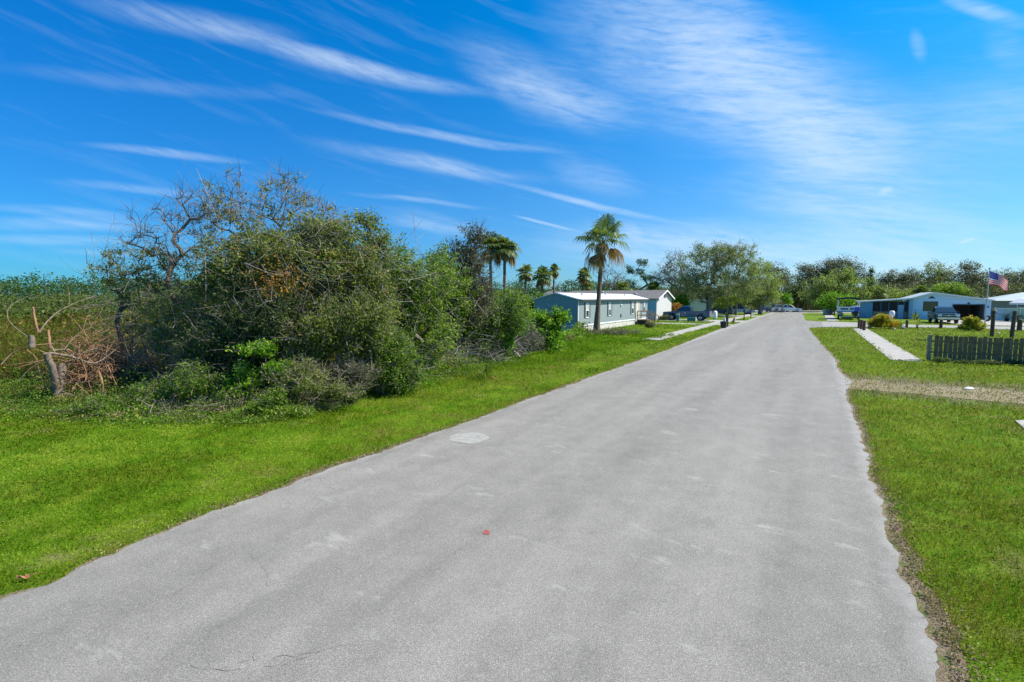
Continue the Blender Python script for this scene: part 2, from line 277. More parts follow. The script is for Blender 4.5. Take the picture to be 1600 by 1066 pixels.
# ------------------------------------------------------------------ mesh helpers
class MB:
    def __init__(s): s.V = []; s.F = []; s.nv = 0; s.T = []; s.M = []
    def add(s, V, Fs, tint=0.5, mi=0):
        V = np.asarray(V, float).reshape(-1, 3); Fs = np.asarray(Fs, int)
        s.V.append(V); s.F.append(Fs + s.nv); s.nv += len(V)
        s.T.append(np.broadcast_to(np.asarray(tint, float), (len(Fs),)).copy()); s.M.append(np.full(len(Fs), mi))
        return s
    def box(s, c, d, rz=0.0, mi=0, tilt=None, tint=.5):
        x, y, z = d[0] / 2, d[1] / 2, d[2] / 2
        v = np.array([(-x, -y, -z), (x, -y, -z), (x, y, -z), (-x, y, -z), (-x, -y, z), (x, -y, z), (x, y, z), (-x, y, z)])
        if tilt is not None:
            a = tilt; v = v @ np.array([[math.cos(a), 0, -math.sin(a)], [0, 1, 0], [math.sin(a), 0, math.cos(a)]])
        if rz: v = v @ np.array([[math.cos(rz), math.sin(rz), 0], [-math.sin(rz), math.cos(rz), 0], [0, 0, 1]])
        return s.add(v + np.array(c), [(0, 3, 2, 1), (4, 5, 6, 7), (0, 1, 5, 4), (1, 2, 6, 5), (2, 3, 7, 6), (3, 0, 4, 7)], tint, mi)
    def tube(s, P, R, k=6, mi=0, tint=.5, cap=True):
        P = np.asarray(P, float); nP = len(P); R = np.broadcast_to(np.asarray(R, float), (nP,))
        D = np.gradient(P, axis=0); D /= np.linalg.norm(D, axis=1)[:, None] + 1e-9
        up = np.array([0, 0, 1.]) if abs(D[0][2]) < .9 else np.array([1., 0, 0])
        ang = np.arange(k) * 2 * math.pi / k; rings = []
        for i in range(nP):
            a = np.cross(D[i], up); a /= np.linalg.norm(a) + 1e-9; c = np.cross(D[i], a)
            rings.append(P[i] + R[i] * (np.cos(ang)[:, None] * a + np.sin(ang)[:, None] * c))
        V = np.concatenate(rings); Fs = []
        for i in range(nP - 1):
            for j in range(k):
                a = i * k + j; b_ = i * k + (j + 1) % k; Fs.append((a, b_, b_ + k, a + k))
        s.add(V, Fs, tint, mi)
        if cap and k > 3:
            for base_, o in ((0, 0), ((nP - 1) * k, 0)):
                cidx = V[base_:base_ + k]; ce = cidx.mean(0)
                vv = np.vstack([cidx, ce]); s.add(vv, [(j, (j + 1) % k, k, k) for j in range(k)], tint, mi)
        return s
    def poly(s, pts, mi=0, tint=.5):   # convex-ish flat fan via ngons kept as tris
        V = np.asarray(pts, float); n_ = len(V); c = V.mean(0); V = np.vstack([V, c])
        return s.add(V, [(i, (i + 1) % n_, n_, n_) for i in range(n_)], tint, mi)
    def extr(s, prof, y0, y1, ax='y', mi=0):  # extrude an (a,z) profile along an axis
        n_ = len(prof); V = []
        for yy in (y0, y1):
            for a, z in prof: V.append((a, yy, z) if ax == 'y' else (yy, a, z))
        s.add(V, [(i, (i + 1) % n_, n_ + (i + 1) % n_, n_ + i) for i in range(n_)], .5, mi)
        s.poly(V[:n_], mi); s.poly(V[n_:], mi); return s
    def lathe(s, c, prof, k=12, mi=0, ax='z'):
        V = []; ang = np.arange(k) * 2 * math.pi / k
        for r, h in prof:
            for a in ang:
                p = (r * math.cos(a), r * math.sin(a), h)
                if ax == 'y': p = (p[0], p[2], p[1])
                if ax == 'x': p = (p[2], p[0], p[1])
                V.append((p[0] + c[0], p[1] + c[1], p[2] + c[2]))
        Fs = [(i * k + j, i * k + (j + 1) % k, (i + 1) * k + (j + 1) % k, (i + 1) * k + j) for i in range(len(prof) - 1) for j in range(k)]
        return s.add(V, Fs, .5, mi)
    def leaves(s, P, size, tint, up=0.0, aspect=1.7, droop=None, mi=0):
        P = np.asarray(P, float); n_ = len(P)
        size = np.broadcast_to(size, (n_,)).reshape(-1, 1)
        nrm = rng.normal(size=(n_, 3)); nrm[:, 2] = nrm[:, 2] * (1 - up * .5) + up * 1.6; nrm /= np.linalg.norm(nrm, axis=1)[:, None]
        a = np.cross(nrm, rng.normal(size=(n_, 3))); a /= np.linalg.norm(a, axis=1)[:, None] + 1e-9
        if droop is not None: a = a * (1 - droop) + np.array([0, 0, -droop]); a /= np.linalg.norm(a, axis=1)[:, None] + 1e-9
        b_ = np.cross(nrm, a)
        V = np.stack([P - a * size * .5, P + b_ * size * .5 / aspect + nrm * size * .08, P + a * size * .5, P - b_ * size * .5 / aspect + nrm * size * .08], 1).reshape(-1, 3)
        i = np.arange(n_)[:, None] * 4
        return s.add(V, i + np.array([0, 1, 2, 3]), tint, mi)
    def blades(s, P, h, wd, tint, lean=.35, mi=0, dirv=None):
        P = np.asarray(P, float); n_ = len(P); a = rng.uniform(0, 2 * math.pi, n_)
        h = np.broadcast_to(h, (n_,)); wd = np.broadcast_to(wd, (n_,))
        side = np.stack([np.cos(a), np.sin(a), np.zeros(n_)], 1) * (wd / 2)[:, None]
        l = rng.normal(size=(n_, 3)) * lean; l[:, 2] = 1; l /= np.linalg.norm(l, axis=1)[:, None]
        if dirv is not None: l = dirv
        V = np.stack([P - side, P + side, P + l * h[:, None]], 1).reshape(-1, 3)
        i = np.arange(n_)[:, None] * 3
        return s.add(V, i + np.array([0, 1, 2, 2]), tint, mi)
    def build(s, name, mats, parent=None, smooth=False, loc=None):
        V = np.concatenate(s.V); Fq = np.concatenate(s.F); T = np.concatenate(s.T); M = np.concatenate(s.M)
        me = bpy.data.meshes.new(name); me.vertices.add(len(V)); me.vertices.foreach_set('co', V.ravel())
        tri = Fq[:, 2] == Fq[:, 3]; cnt = np.where(tri, 3, 4)
        keep = np.ones_like(Fq, bool); keep[tri, 3] = False
        loops = Fq[keep]
        me.loops.add(len(loops)); me.loops.foreach_set('vertex_index', loops)
        me.polygons.add(len(Fq)); st_ = np.concatenate([[0], np.cumsum(cnt)[:-1]])
        me.polygons.foreach_set('loop_start', st_); me.polygons.foreach_set('loop_total', cnt)
        me.polygons.foreach_set('material_index', M)
        me.polygons.foreach_set('use_smooth', np.full(len(Fq), bool(smooth)))
        at = me.attributes.new('tint', 'FLOAT', 'FACE'); at.data.foreach_set('value', T)
        if isinstance(mats, str): mats = [mats]
        for q in mats: me.materials.append(MATS[q])
        me.update(calc_edges=True); me.validate()
        o = bpy.data.objects.new(name, me); C.objects.link(o)
        if parent: o.parent = parent
        if loc is not None: o.location = loc
        return o
def thing(name, label, cat, loc=(0, 0, 0), rz=0.0, group=None):
    o = bpy.data.objects.new(name, None); o.empty_display_size = .3; C.objects.link(o)
    o.location = loc if len(loc) == 3 else (*loc, 0); o.rotation_euler = (0, 0, rz); o['label'] = label; o['category'] = cat
    if group: o['group'] = group
    return o
def tag(o, label=None, cat=None, group=None, kind=None):
    for a, v in (('label', label), ('category', cat), ('group', group), ('kind', kind)):
        if v: o[a] = v
    return o
def dup(root, loc, rz=0.0, sc=None, label=None, group=None):
    r = root.copy(); C.objects.link(r); r.location = loc if len(loc) == 3 else (*loc, 0); r.rotation_euler = (0, 0, rz)
    if sc is not None: r.scale = sc if hasattr(sc, '__len__') else (sc, sc, sc)
    if label: r['label'] = label
    if group: r['group'] = group
    for ch in list(root.children):
        c = ch.copy(); C.objects.link(c); c.parent = r
        for g_ in list(ch.children):
            q = g_.copy(); C.objects.link(q); q.parent = c
    return r
ROADROT = -ANG     # local x = t (to the right of the road), local y = s (along the road)
def vnoise(x, y, sc, seed=0):
    r = np.random.default_rng(seed); Gd = r.random((256, 256)); x = np.asarray(x) * sc + 1000.3; y = np.asarray(y) * sc + 1000.7
    i = np.floor(x).astype(int); j = np.floor(y).astype(int); fx = x - i; fy = y - j; fx = fx * fx * (3 - 2 * fx); fy = fy * fy * (3 - 2 * fy)
    g_ = lambda a, b_: Gd[a % 256, b_ % 256]
    return (g_(i, j) * (1 - fx) + g_(i + 1, j) * fx) * (1 - fy) + (g_(i, j + 1) * (1 - fx) + g_(i + 1, j + 1) * fx) * fy
def fbm(x, y, sc, seed=0): return vnoise(x, y, sc, seed) * .55 + vnoise(x, y, sc * 2.1, seed + 1) * .28 + vnoise(x, y, sc * 4.3, seed + 2) * .17
def inpoly(x, y, poly):
    ins = np.zeros(len(x), bool); n_ = len(poly)
    for i in range(n_):
        x0, y0 = poly[i]; x1, y1 = poly[(i + 1) % n_]
        c = (y0 > y) != (y1 > y)
        with np.errstate(divide='ignore', invalid='ignore'): xi = (x1 - x0) * (y - y0) / (y1 - y0 + 1e-12) + x0
        ins ^= c & (x < xi)
    return ins
def sheet(name, poly, z, mat, skirt=0.03):
    """flat slab from an outline (any shape)"""
    import bmesh
    bm = bmesh.new(); vs = [bm.verts.new((x, y, z)) for x, y in poly]; f = bm.faces.new(vs)
    if f.normal.z < 0: f.normal_flip()
    r = bmesh.ops.extrude_face_region(bm, geom=[f]); vv = [e for e in r['geom'] if isinstance(e, bmesh.types.BMVert)]
    for v in vs: v.co.z = z - skirt
    bmesh.ops.recalc_face_normals(bm, faces=bm.faces)
    bmesh.ops.triangulate(bm, faces=[f for f in bm.faces if len(f.verts) > 4])
    me = bpy.data.meshes.new(name); bm.to_mesh(me); bm.free(); me.materials.append(MATS[mat])
    o = bpy.data.objects.new(name, me); C.objects.link(o); return o

# ================================================================== SETTING
def tnoise(s, seed, amp=.10): 
    s = np.asarray(s, float)
    return (vnoise(s, s * 0, .9, seed) - .5) * 2 * amp + (vnoise(s, s * 0 + 9, 3.1, seed + 5) - .5) * 2 * amp * .55 + (vnoise(s, s * 0 + 5, 7.0, seed + 8) - .5) * .09 + (vnoise(s, s * 0 + 2, 16.0, seed + 9) - .5) * .05
ss_ = np.concatenate([np.arange(-12, 30, .05), np.arange(30, 112, .4)])
left_e = [S(a, -6.8 + (.35 if a < 1.5 else max(0, .35 - (a - 1.5) * .25)) - (0 if a < 25 else min(.55, (a - 25) * .025)) + b_) for a, b_ in zip(ss_, tnoise(ss_, 3, .06))]
s2 = np.concatenate([np.arange(-12, 30, .05), np.arange(30, 53, .3)])
right_e = [S(a, .93 - max(0, (a - 27)) * .050 + b_ + (.25 * math.exp(-((a - 20.3) / 1.6) ** 2))) for a, b_ in zip(s2, tnoise(s2, 21, .055))]
def LE(a): a = np.asarray(a, float); return -6.8 + np.where(a < 1.5, .35, np.maximum(0, .35 - (a - 1.5) * .25)) - np.where(a < 25, 0, np.minimum(.55, (a - 25) * .025)) + tnoise(a, 3, .06)
def RE(a): a = np.asarray(a, float); return .93 - np.maximum(0, a - 27) * .050 + tnoise(a, 21, .055) + .25 * np.exp(-((a - 20.3) / 1.6) ** 2)
CROSS = [(28.6, 46.6), (29.6, 47.8), (31.6, 48.3), (36, 48.6), (41.5, 47.9), (44.5, 45.8), (52, 39.6), (75, 24), (80, 31), (58, 45.5), (49, 50.2), (44.5, 52.5), (41.5, 56.6), (39.6, 59.4), (38.2, 61.0)]
FARL = [S(73.5, -.9), S(90, -1.3), S(108, -1.9), S(112, -.5), S(113.5, 6), S(118, 12), S(131, 14), S(133, 0), S(130, -12), S(118, -20), S(112, -12)]
ROADP = [p for p in right_e if p[1] < 46] + CROSS + FARL + left_e[::-1]
def soil_strip(name, fn, sgn, s0, s1, wmean, seed):
    ss = np.arange(s0, s1, .15); w_ = wmean * (.15 + 1.7 * fbm(ss, ss * 0, .55, seed) ** 1.5 + .5 * (vnoise(ss, ss * 0, 4, seed + 3) - .4)); w_ = np.maximum(w_, .02); e0 = fn(ss)
    inner = [S(a, b_ - sgn * .05) for a, b_ in zip(ss, e0)]; outer = [S(a, b_ + sgn * c) for a, b_, c in zip(ss, e0, w_)]
    b_ = MB(); k = len(ss); b_.add([(x, y, .007) for x, y in inner] + [(x, y, .007) for x, y in outer], [(i, i + 1, k + i + 1, k + i) if sgn < 0 else (i, k + i, k + i + 1, i + 1) for i in range(k - 1)])
    return tag(b_.build(name, 'soil'), kind='structure')
soil_strip('bare_verge_soil', RE, 1, 2, 50, .15, 51); soil_strip('bare_verge_soil', LE, -1, 0, 60, .16, 57)
gm = MB(); e = 1500
gm.add([(-e, -e, 0), (e, -e, 0), (e, e, 0), (-e, e, 0)], [(0, 1, 2, 3)]); tag(gm.build('ground', 'ground'), kind='structure')
tag(sheet('road', ROADP, .022, 'asphalt', .025), kind='structure')
def strip(name, s0, s1, t0, t1, z, mat, jit=.02, n_=None, gap=True):
    b_ = MB(); L = s1 - s0; k = max(1, int(abs(L) / 1.6)) if n_ is None else n_
    for i in range(k):
        a0 = s0 + L * i / k; a1 = s0 + L * (i + 1) / k - (.012 if gap else 0)
        j = random.uniform(-jit, jit); ja = random.uniform(-jit, jit)
        q = [S(a0, t0 + j), S(a0, t1 + ja), S(a1, t1 + ja), S(a1, t0 + j)]
        V = [(x, y, z) for x, y in q] + [(x, y, -.01) for x, y in q]
        b_.add(V, [(0, 1, 2, 3), (0, 4, 5, 1), (1, 5, 6, 2), (2, 6, 7, 3), (3, 7, 4, 0)])
    return b_.build(name, mat)
tag(strip('sidewalk', 28.6, 56.6, 3.15, 4.35, .03, 'concrete'), kind='structure')
tag(strip('sidewalk', 73.5, 106, 1.5, 2.7, .03, 'concrete'), kind='structure')
tag(strip('sidewalk', 33.5, 104, -10.15, -8.95, .03, 'concrete'), kind='structure')
tag(strip('driveway', 55.6, 57.6, -17, -7.35, .036, 'concrete', n_=1), kind='structure')
tag(strip('driveway', 63.5, 68.5, -17, -7.3, .037, 'concrete', n_=1), kind='structure')
tag(strip('driveway', 70.3, 86.8, 13.5, 20.5, .034, 'concrete', n_=4), kind='structure')
tag(strip('driveway', 84, 88, -15, -7.4, .036, 'concrete', n_=1), kind='structure')
# gravel track across the verge
tp = []
for t in np.arange(.95, 16, .25): tp.append(S(18.6 + .75 * (vnoise([t], [0], .8, 4)[0] - .5) + (t - 1) * -.02, t))
tq = []
for t in np.arange(.95, 16, .25): tq.append(S(20.9 + .9 * (vnoise([t], [7], .8, 6)[0] - .5) + (.7 if t < 2 else 0), t))
TRACK = tp + tq[::-1]
tag(sheet('gravel_track', TRACK, .012, 'gravel', .02), kind='structure')
# concrete slab corner by the right edge of the verge
sl_ = [G(1586, 659), G(1640, 655), G(1660, 690), G(1606, 676)]
tag(sheet('concrete_slab', sl_, .03, 'concrete', .03), kind='structure')
# cracks in the road
def px(pts): return [G(x, y, .024) for x, y in pts]
CR = [[(500, 1020), (430, 1040), (300, 1050), (290, 1035)], [(575, 1000), (500, 1018), (440, 1030), (400, 1032), (340, 1048)], [(430, 985), (400, 1010), (395, 1032)],
      [(380, 855), (395, 868), (408, 880), (420, 900), (415, 915)], [(415, 915), (470, 895), (520, 870), (580, 845), (640, 810), (700, 770), (770, 715)], [(560, 805), (575, 815), (597, 823)],
      [(230, 945), (280, 925), (340, 880), (375, 858)], [(190, 883), (225, 880), (260, 876)], [(535, 915), (560, 900), (600, 878), (650, 850), (720, 812), (760, 790)],
      [(500, 745), (510, 760), (520, 763)], [(440, 778), (450, 786), (470, 790)], [(1015, 845), (1005, 860), (995, 875), (990, 888)], [(640, 905), (700, 870), (760, 820), (820, 770)],
      [(0, 1000), (90, 960), (160, 940), (240, 905)], [(700, 770), (760, 745), (830, 700), (870, 670)], [(300, 1000), (260, 1030), (230, 1060)]]
cm = MB()
for line in CR:
    P = np.array(px(line)); out = []
    for i in range(len(P) - 1):
        k = max(2, int(np.linalg.norm(P[i + 1] - P[i]) / .05))
        for j in range(k): out.append(P[i] + (P[i + 1] - P[i]) * j / k)
    out = np.array(out + [P[-1]]); out = out + rng.normal(size=out.shape) * .010 + (np.cumsum(rng.normal(size=out.shape) * .008, 0))
    D = np.gradient(out, axis=0); D /= np.linalg.norm(D, axis=1)[:, None] + 1e-9; Nn = np.stack([-D[:, 1], D[:, 0]], 1)
    wv_ = rng.uniform(.0004, .0024, len(out))[:, None]; wv_[rng.random(len(out)) < .3] = .0001
    V = np.concatenate([np.c_[out + Nn * wv_, np.full(len(out), .0245)], np.c_[out - Nn * wv_, np.full(len(out), .0245)]]); k = len(out)
    cm.add(V, [(i, i + 1, k + i + 1, k + i) for i in range(k - 1)])
tag(cm.build('road_cracks', 'crack'), kind='structure')
def blob(name, cx, cy, rx, ry, z, mat, seed=1, n_=26, amp=.14):
    r = np.random.default_rng(seed); c = G(cx, cy, z); ax = G(cx + rx, cy, z)[0] - c[0]; ay = (G(cx, cy - ry, z)[1] - G(cx, cy + ry, z)[1]) / 2
    ph = r.uniform(0, 6, 4)
    pts = [(c[0] + ax * (1 + amp * math.sin(2 * a + ph[0]) * .5 + amp * math.sin(5 * a + ph[1]) * .4) * math.cos(a), c[1] + ay * (1 + amp * math.sin(3 * a + ph[2]) * .6) * math.sin(a)) for a in np.arange(n_) * 2 * math.pi / n_]
    return sheet(name, pts, z, mat, .002)
tag(blob('road_patch', 733, 684, 29, 8.5, .0262, 'patch_pale', 2), kind='structure')
tag(blob('survey_marker', 760, 832, 6.5, 3.6, .0262, 'red_marker', 5, amp=.35), 'small faded red round survey marker set in the middle of the near road', 'road marker')
ml = MB(); p = G(38, 902, .05)
for k, (dx, dy, rr) in enumerate([(0, 0, .05), (.035, .015, .035), (-.04, -.01, .03)]):
    a = np.linspace(0, 2 * math.pi, 9)[:-1]; ml.poly([(p[0] + dx + rr * math.cos(q), p[1] + dy + rr * .45 * math.sin(q), .06 + .02 * math.sin(q * 2 + k)) for q in a], tint=.5)
ml.tube([(p[0] + .06, p[1] + .03, .06), (p[0] + .12, p[1] + .06, .07)], [.004, .002], 4)
tag(ml.build('dead_leaf', 'brick_red'), 'curled orange brown dead leaf lying in the grass at the left edge by the road', 'leaf')

# ================================================================== VEGETATION TOOLS
def skeleton(base, attractors, trunk_r=.12, trunk_h=1.0, lean=(0, 0), min_r=.006, seed=0, stems=1, wob=.09):
    """greedy limb structure reaching every attractor; returns branch mesh builder"""
    r = np.random.default_rng(seed); nodes = []; parent = []
    bx_ = np.array(base, float)
    for q in range(stems):
        o = np.array([r.normal() * .18, r.normal() * .18, 0]) * (stems > 1)
        k = 4; pr = -1
        for i in range(k + 1):
            f_ = i / k; pt = bx_ + o * (1 + f_ * 1.6) + np.array([lean[0] * f_, lean[1] * f_, trunk_h * f_]) + np.array([r.normal(), r.normal(), 0]) * wob * .3 * f_
            nodes.append(pt); parent.append(pr); pr = len(nodes) - 1
    A = np.asarray(attractors, float); origin = nodes[-1]
    order = np.argsort(np.linalg.norm(A - origin, axis=1) + r.normal(size=len(A)) * .1)
    ends = []
    for i in order:
        a = A[i]; NN = np.array(nodes); dd = np.linalg.norm(NN - a, axis=1); pen = np.maximum(0, NN[:, 2] - a[2]) * 1.3 + np.linalg.norm(NN - bx_, axis=1) * .12
        if len(NN) > 5: dd = dd + np.where(NN[:, 2] < bx_[2] + trunk_h * .55, 3.0, 0)
        j = int(np.argmin(dd + pen)); L = np.linalg.norm(a - NN[j]); k = max(1, min(4, int(L / .45) + 1)); pr = j
        for q in range(1, k + 1):
            f_ = q / k; pt = NN[j] + (a - NN[j]) * f_ + (r.normal(size=3) * wob * L * .35 + np.array([0, 0, .12 * L])) * math.sin(math.pi * f_) * (q < k)
            nodes.append(pt); parent.append(pr); pr = len(nodes) - 1
        ends.append(pr)
    wgt = np.zeros(len(nodes)); 
    ch = np.bincount([p_ for p_ in parent if p_ >= 0], minlength=len(nodes)); wgt[ch == 0] = 1
    for i in range(len(nodes) - 1, -1, -1):
        if parent[i] >= 0: wgt[parent[i]] += wgt[i]
    rad = np.maximum(min_r, trunk_r * .8 * (wgt / wgt.max()) ** .60)
    b_ = MB(); nodes = np.array(nodes)
    V0 = []; 
    for i in range(len(nodes)):
        pr = parent[i]
        if pr < 0: continue
        k = 7 if rad[i] > .04 else (4 if rad[i] > .012 else 3)
        r1 = rad[i]; r0 = min(rad[pr], r1 * 1.7)
        if pr in (0,) or (parent[pr] < 0): r0 = rad[pr] * 1.35
        b_.tube([nodes[pr], nodes[i]], [r0, r1], k, cap=False)
    return b_, nodes, rad
def lobes_pts(lobes, n_, r, shell=.35):
    """points in a union of ellipsoids (cx,cy,cz,rx,ry,rz)"""
    L = np.array(lobes, float); wv_ = L[:, 3] * L[:, 4] * L[:, 5]; wv_ = wv_ ** .75; idx = r.choice(len(L), n_, p=wv_ / wv_.sum())
    d_ = r.normal(size=(n_, 3)); d_ /= np.linalg.norm(d_, axis=1)[:, None]; rad = shell + (1 - shell) * r.random(n_) ** .55
    dirs = r.normal(size=(40, 3)); dirs /= np.linalg.norm(dirs, axis=1)[:, None]; gain = r.uniform(.68, 1.28, (len(L), 40)); near_ = np.argmax(d_ @ dirs.T, 1); rad = rad * gain[idx, near_]
    return L[idx, :3] + d_ * rad[:, None] * L[idx, 3:]
def plant(name, label, cat, base, lobes, n_att, per, leaf, mat, bark='bark', seed=1, trunk_r=.1, trunk_h=1., stems=1, sig=.22, up=.2, bare=0.0, tint=(.1, .9), aspect=1.7,
          group=None, parts=('trunk', 'crown'), twigs=0, tw_len=.5, lean=(0, 0), droop=None, shell=.3, minz=.08, sprig=.8, mats2=None, min_r=.005, wob=.12, base_z=0.0):
    """lobes are in local metres about the base"""
    r = np.random.default_rng(seed); root = thing(name, label, cat, (*base, base_z), 0, group)
    if n_att > 100: n_att = int(n_att * 1.55); per = per * .62; sig = sig * .72
    A = lobes_pts(lobes, n_att, r, shell); A[:, 2] = np.maximum(A[:, 2], minz + .1)
    sk, nodes, rad = skeleton((0, 0, -.05), A, trunk_r, trunk_h, lean, min_r=min_r, seed=seed, stems=stems, wob=wob)
    hasleaf = r.random(n_att) >= bare
    # twigs
    if twigs:
        for a in A[r.random(len(A)) < .9]:
            for q in range(twigs):
                dv = r.normal(size=3); dv[2] = abs(dv[2]) * .8 + .25; dv /= np.linalg.norm(dv); L = tw_len * r.uniform(.4, 1.2)
                b1 = a + dv * L * .5 + r.normal(size=3) * .05 * L; e1 = a + dv * L + r.normal(size=3) * .12 * L
                sk.tube([a, b1, e1], [min_r * 1.1, min_r * .8, min_r * .45], 3, cap=False)
    Al_ = A[hasleaf]; SPR = []
    if sprig and len(Al_):
        cen = A.mean(0); k = max(1, int(len(Al_) * sprig)); idx = r.choice(len(Al_), k)
        for i in idx:
            dv = (Al_[i] - cen) / (np.linalg.norm(Al_[i] - cen) + 1e-6) + r.normal(size=3) * .45 + np.array([0, 0, .45]); dv /= np.linalg.norm(dv); l = sig * r.uniform(1.2, 3.2 if leaf < .13 else 1.9); e1 = Al_[i] + dv * l
            sk.tube([Al_[i], Al_[i] + dv * l * .5 + r.normal(size=3) * .05 * l, e1], [min_r * 1.2, min_r, min_r * .5], 3, cap=False)
            m_ = max(3, int(l / leaf * 1.5)); f_ = r.random(m_)[:, None]; SPR.append(Al_[i] + dv * l * f_ + r.normal(size=(m_, 3)) * leaf * .6)
    sk.build(parts[0] if stems == 1 or parts[0] != 'trunk' else 'stems', bark, root)
    Al = A[hasleaf]; cnt = r.poisson(per, len(Al)); P = np.repeat(Al, cnt, 0); ct = np.repeat(r.normal(size=len(Al)) * .16, cnt)
    P = P + np.clip(r.normal(size=P.shape), -1.7, 1.7) * (sig * np.repeat(r.uniform(.5, 1.25, len(Al)), cnt))[:, None] * np.array([1, 1, .8]); P[:, 2] = np.maximum(P[:, 2], minz * r.uniform(.6, 1.6, len(P)))
    if SPR: SP = np.concatenate(SPR); P = np.vstack([P, SP]); ct = np.concatenate([ct, np.full(len(SP), .1)])
    T = np.clip((tint[0] + tint[1]) / 2 + ct * (tint[1] - tint[0]) + (r.random(len(P)) - .5) * (tint[1] - tint[0]), 0, 1)
    b_ = MB(); b_.leaves(P, leaf * r.uniform(.55, 1.35, len(P)), T, up, aspect, droop); ms = [mat]
    if mats2:
        m2, frac, cen, rr = mats2; cen = np.array(cen); k = int(len(P) * frac)
        Q = cen + r.normal(size=(k, 3)) * np.array(rr); b_.leaves(Q, leaf * r.uniform(.6, 1.3, k), r.random(k), up, aspect, mi=1); ms.append(m2)
    if len(P): b_.build(parts[1], ms, root)
    return root

# ---------------------------------------------------------------- palms
def fan(b_, o, dv, L, spread, r, n_=16, mi=0, droop=.5, tint=.5, wd=.05):
    """one fan frond: petiole end o, pointing dv, leaflets length L"""
    dv = dv / np.linalg.norm(dv); side = np.cross(dv, [0, 0, 1.]); side /= np.linalg.norm(side) + 1e-9; upv = np.cross(side, dv)
    for a in np.linspace(-spread, spread, n_):
        l = L * (1 - .28 * (abs(a) / spread) ** 2) * r.uniform(.88, 1.06); d2 = dv * math.cos(a) + side * math.sin(a)
        m1 = o + d2 * l * .55 + upv * .10 * l * (1 - abs(a) / spread * .5); tip = o + d2 * l * .93 + np.array([0, 0, -droop * l * (.25 + .5 * r.random())])
        wv_ = np.cross(d2, upv); wv_ /= np.linalg.norm(wv_) + 1e-9; wv_ = wv_ * wd
        b_.add([o, m1 - wv_, tip, m1 + wv_], [(0, 1, 2, 3)], np.clip(tint + r.normal() * .2, 0, 1), mi)
def palm(label, base, h, cr, seed, trunk_r=.17, nf=30, lean=(0, 0), dead=.25, group=None, boots=True, nl=16, wd=.05, base_z=0):
    r = np.random.default_rng(seed); root = thing('palm_tree', label, 'palm', (*base, base_z), 0, group)
    hc = h - cr * .75; k = 14; P = []; R = []
    for i in range(k + 1):
        f_ = i / k; P.append((lean[0] * f_ ** 1.3 + .02 * math.sin(5 * f_), lean[1] * f_, hc * f_ - .05)); R.append(trunk_r * (1.35 - .5 * min(1, f_ * 3)) * (1 if i % 2 else .96) * (1 - .18 * f_))
    t = MB(); t.tube(P, R, 12)
    if boots:
        for q in range(26):
            a = r.uniform(0, 6.28); z = hc - r.uniform(0, .55) * cr; bb = np.array([lean[0] + math.cos(a) * trunk_r * .8, lean[1] + math.sin(a) * trunk_r * .8, z])
            t.tube([bb, bb + np.array([math.cos(a) * .12, math.sin(a) * .12, .22])], [.045, .02], 4)
    t.build('trunk', 'palm_bark', root, smooth=True)
    c = MB(); top = np.array([lean[0], lean[1], hc]); pt = MB()
    for q in range(nf):
        a = q * 2.399 + r.uniform(-.25, .25); u = (q + .5) / nf; elv = math.radians(82 - 105 * u + r.uniform(-10, 10)); isd = u > 1 - dead
        dv = np.array([math.cos(a) * math.cos(elv), math.sin(a) * math.cos(elv), math.sin(elv)]); pl = cr * r.uniform(.36, .62) * (.7 if isd else 1)
        mid = top + dv * pl * .5 + np.array([0, 0, .03]); en = top + dv * pl + np.array([0, 0, -.10 * cr * math.cos(elv)])
        pt.tube([top, mid, en], [.025, .018, .012], 4, cap=False)
        fd = en - mid; fd[2] -= .10 if not isd else .6 * np.linalg.norm(fd)
        fan(c, en, fd, cr * r.uniform(.44, .58), 2.35 if not isd else r.uniform(.6, 1.2), r, nl, 1 if isd else 0, r.uniform(.35, .75) if not isd else r.uniform(.5, 1.1), .35 + .3 * r.random(), wd)
    pt.build('petioles', 'leaf_palm' if dead < .5 else 'leaf_dead', root); c.build('crown', ['leaf_palm', 'leaf_dead'], root)
    return root

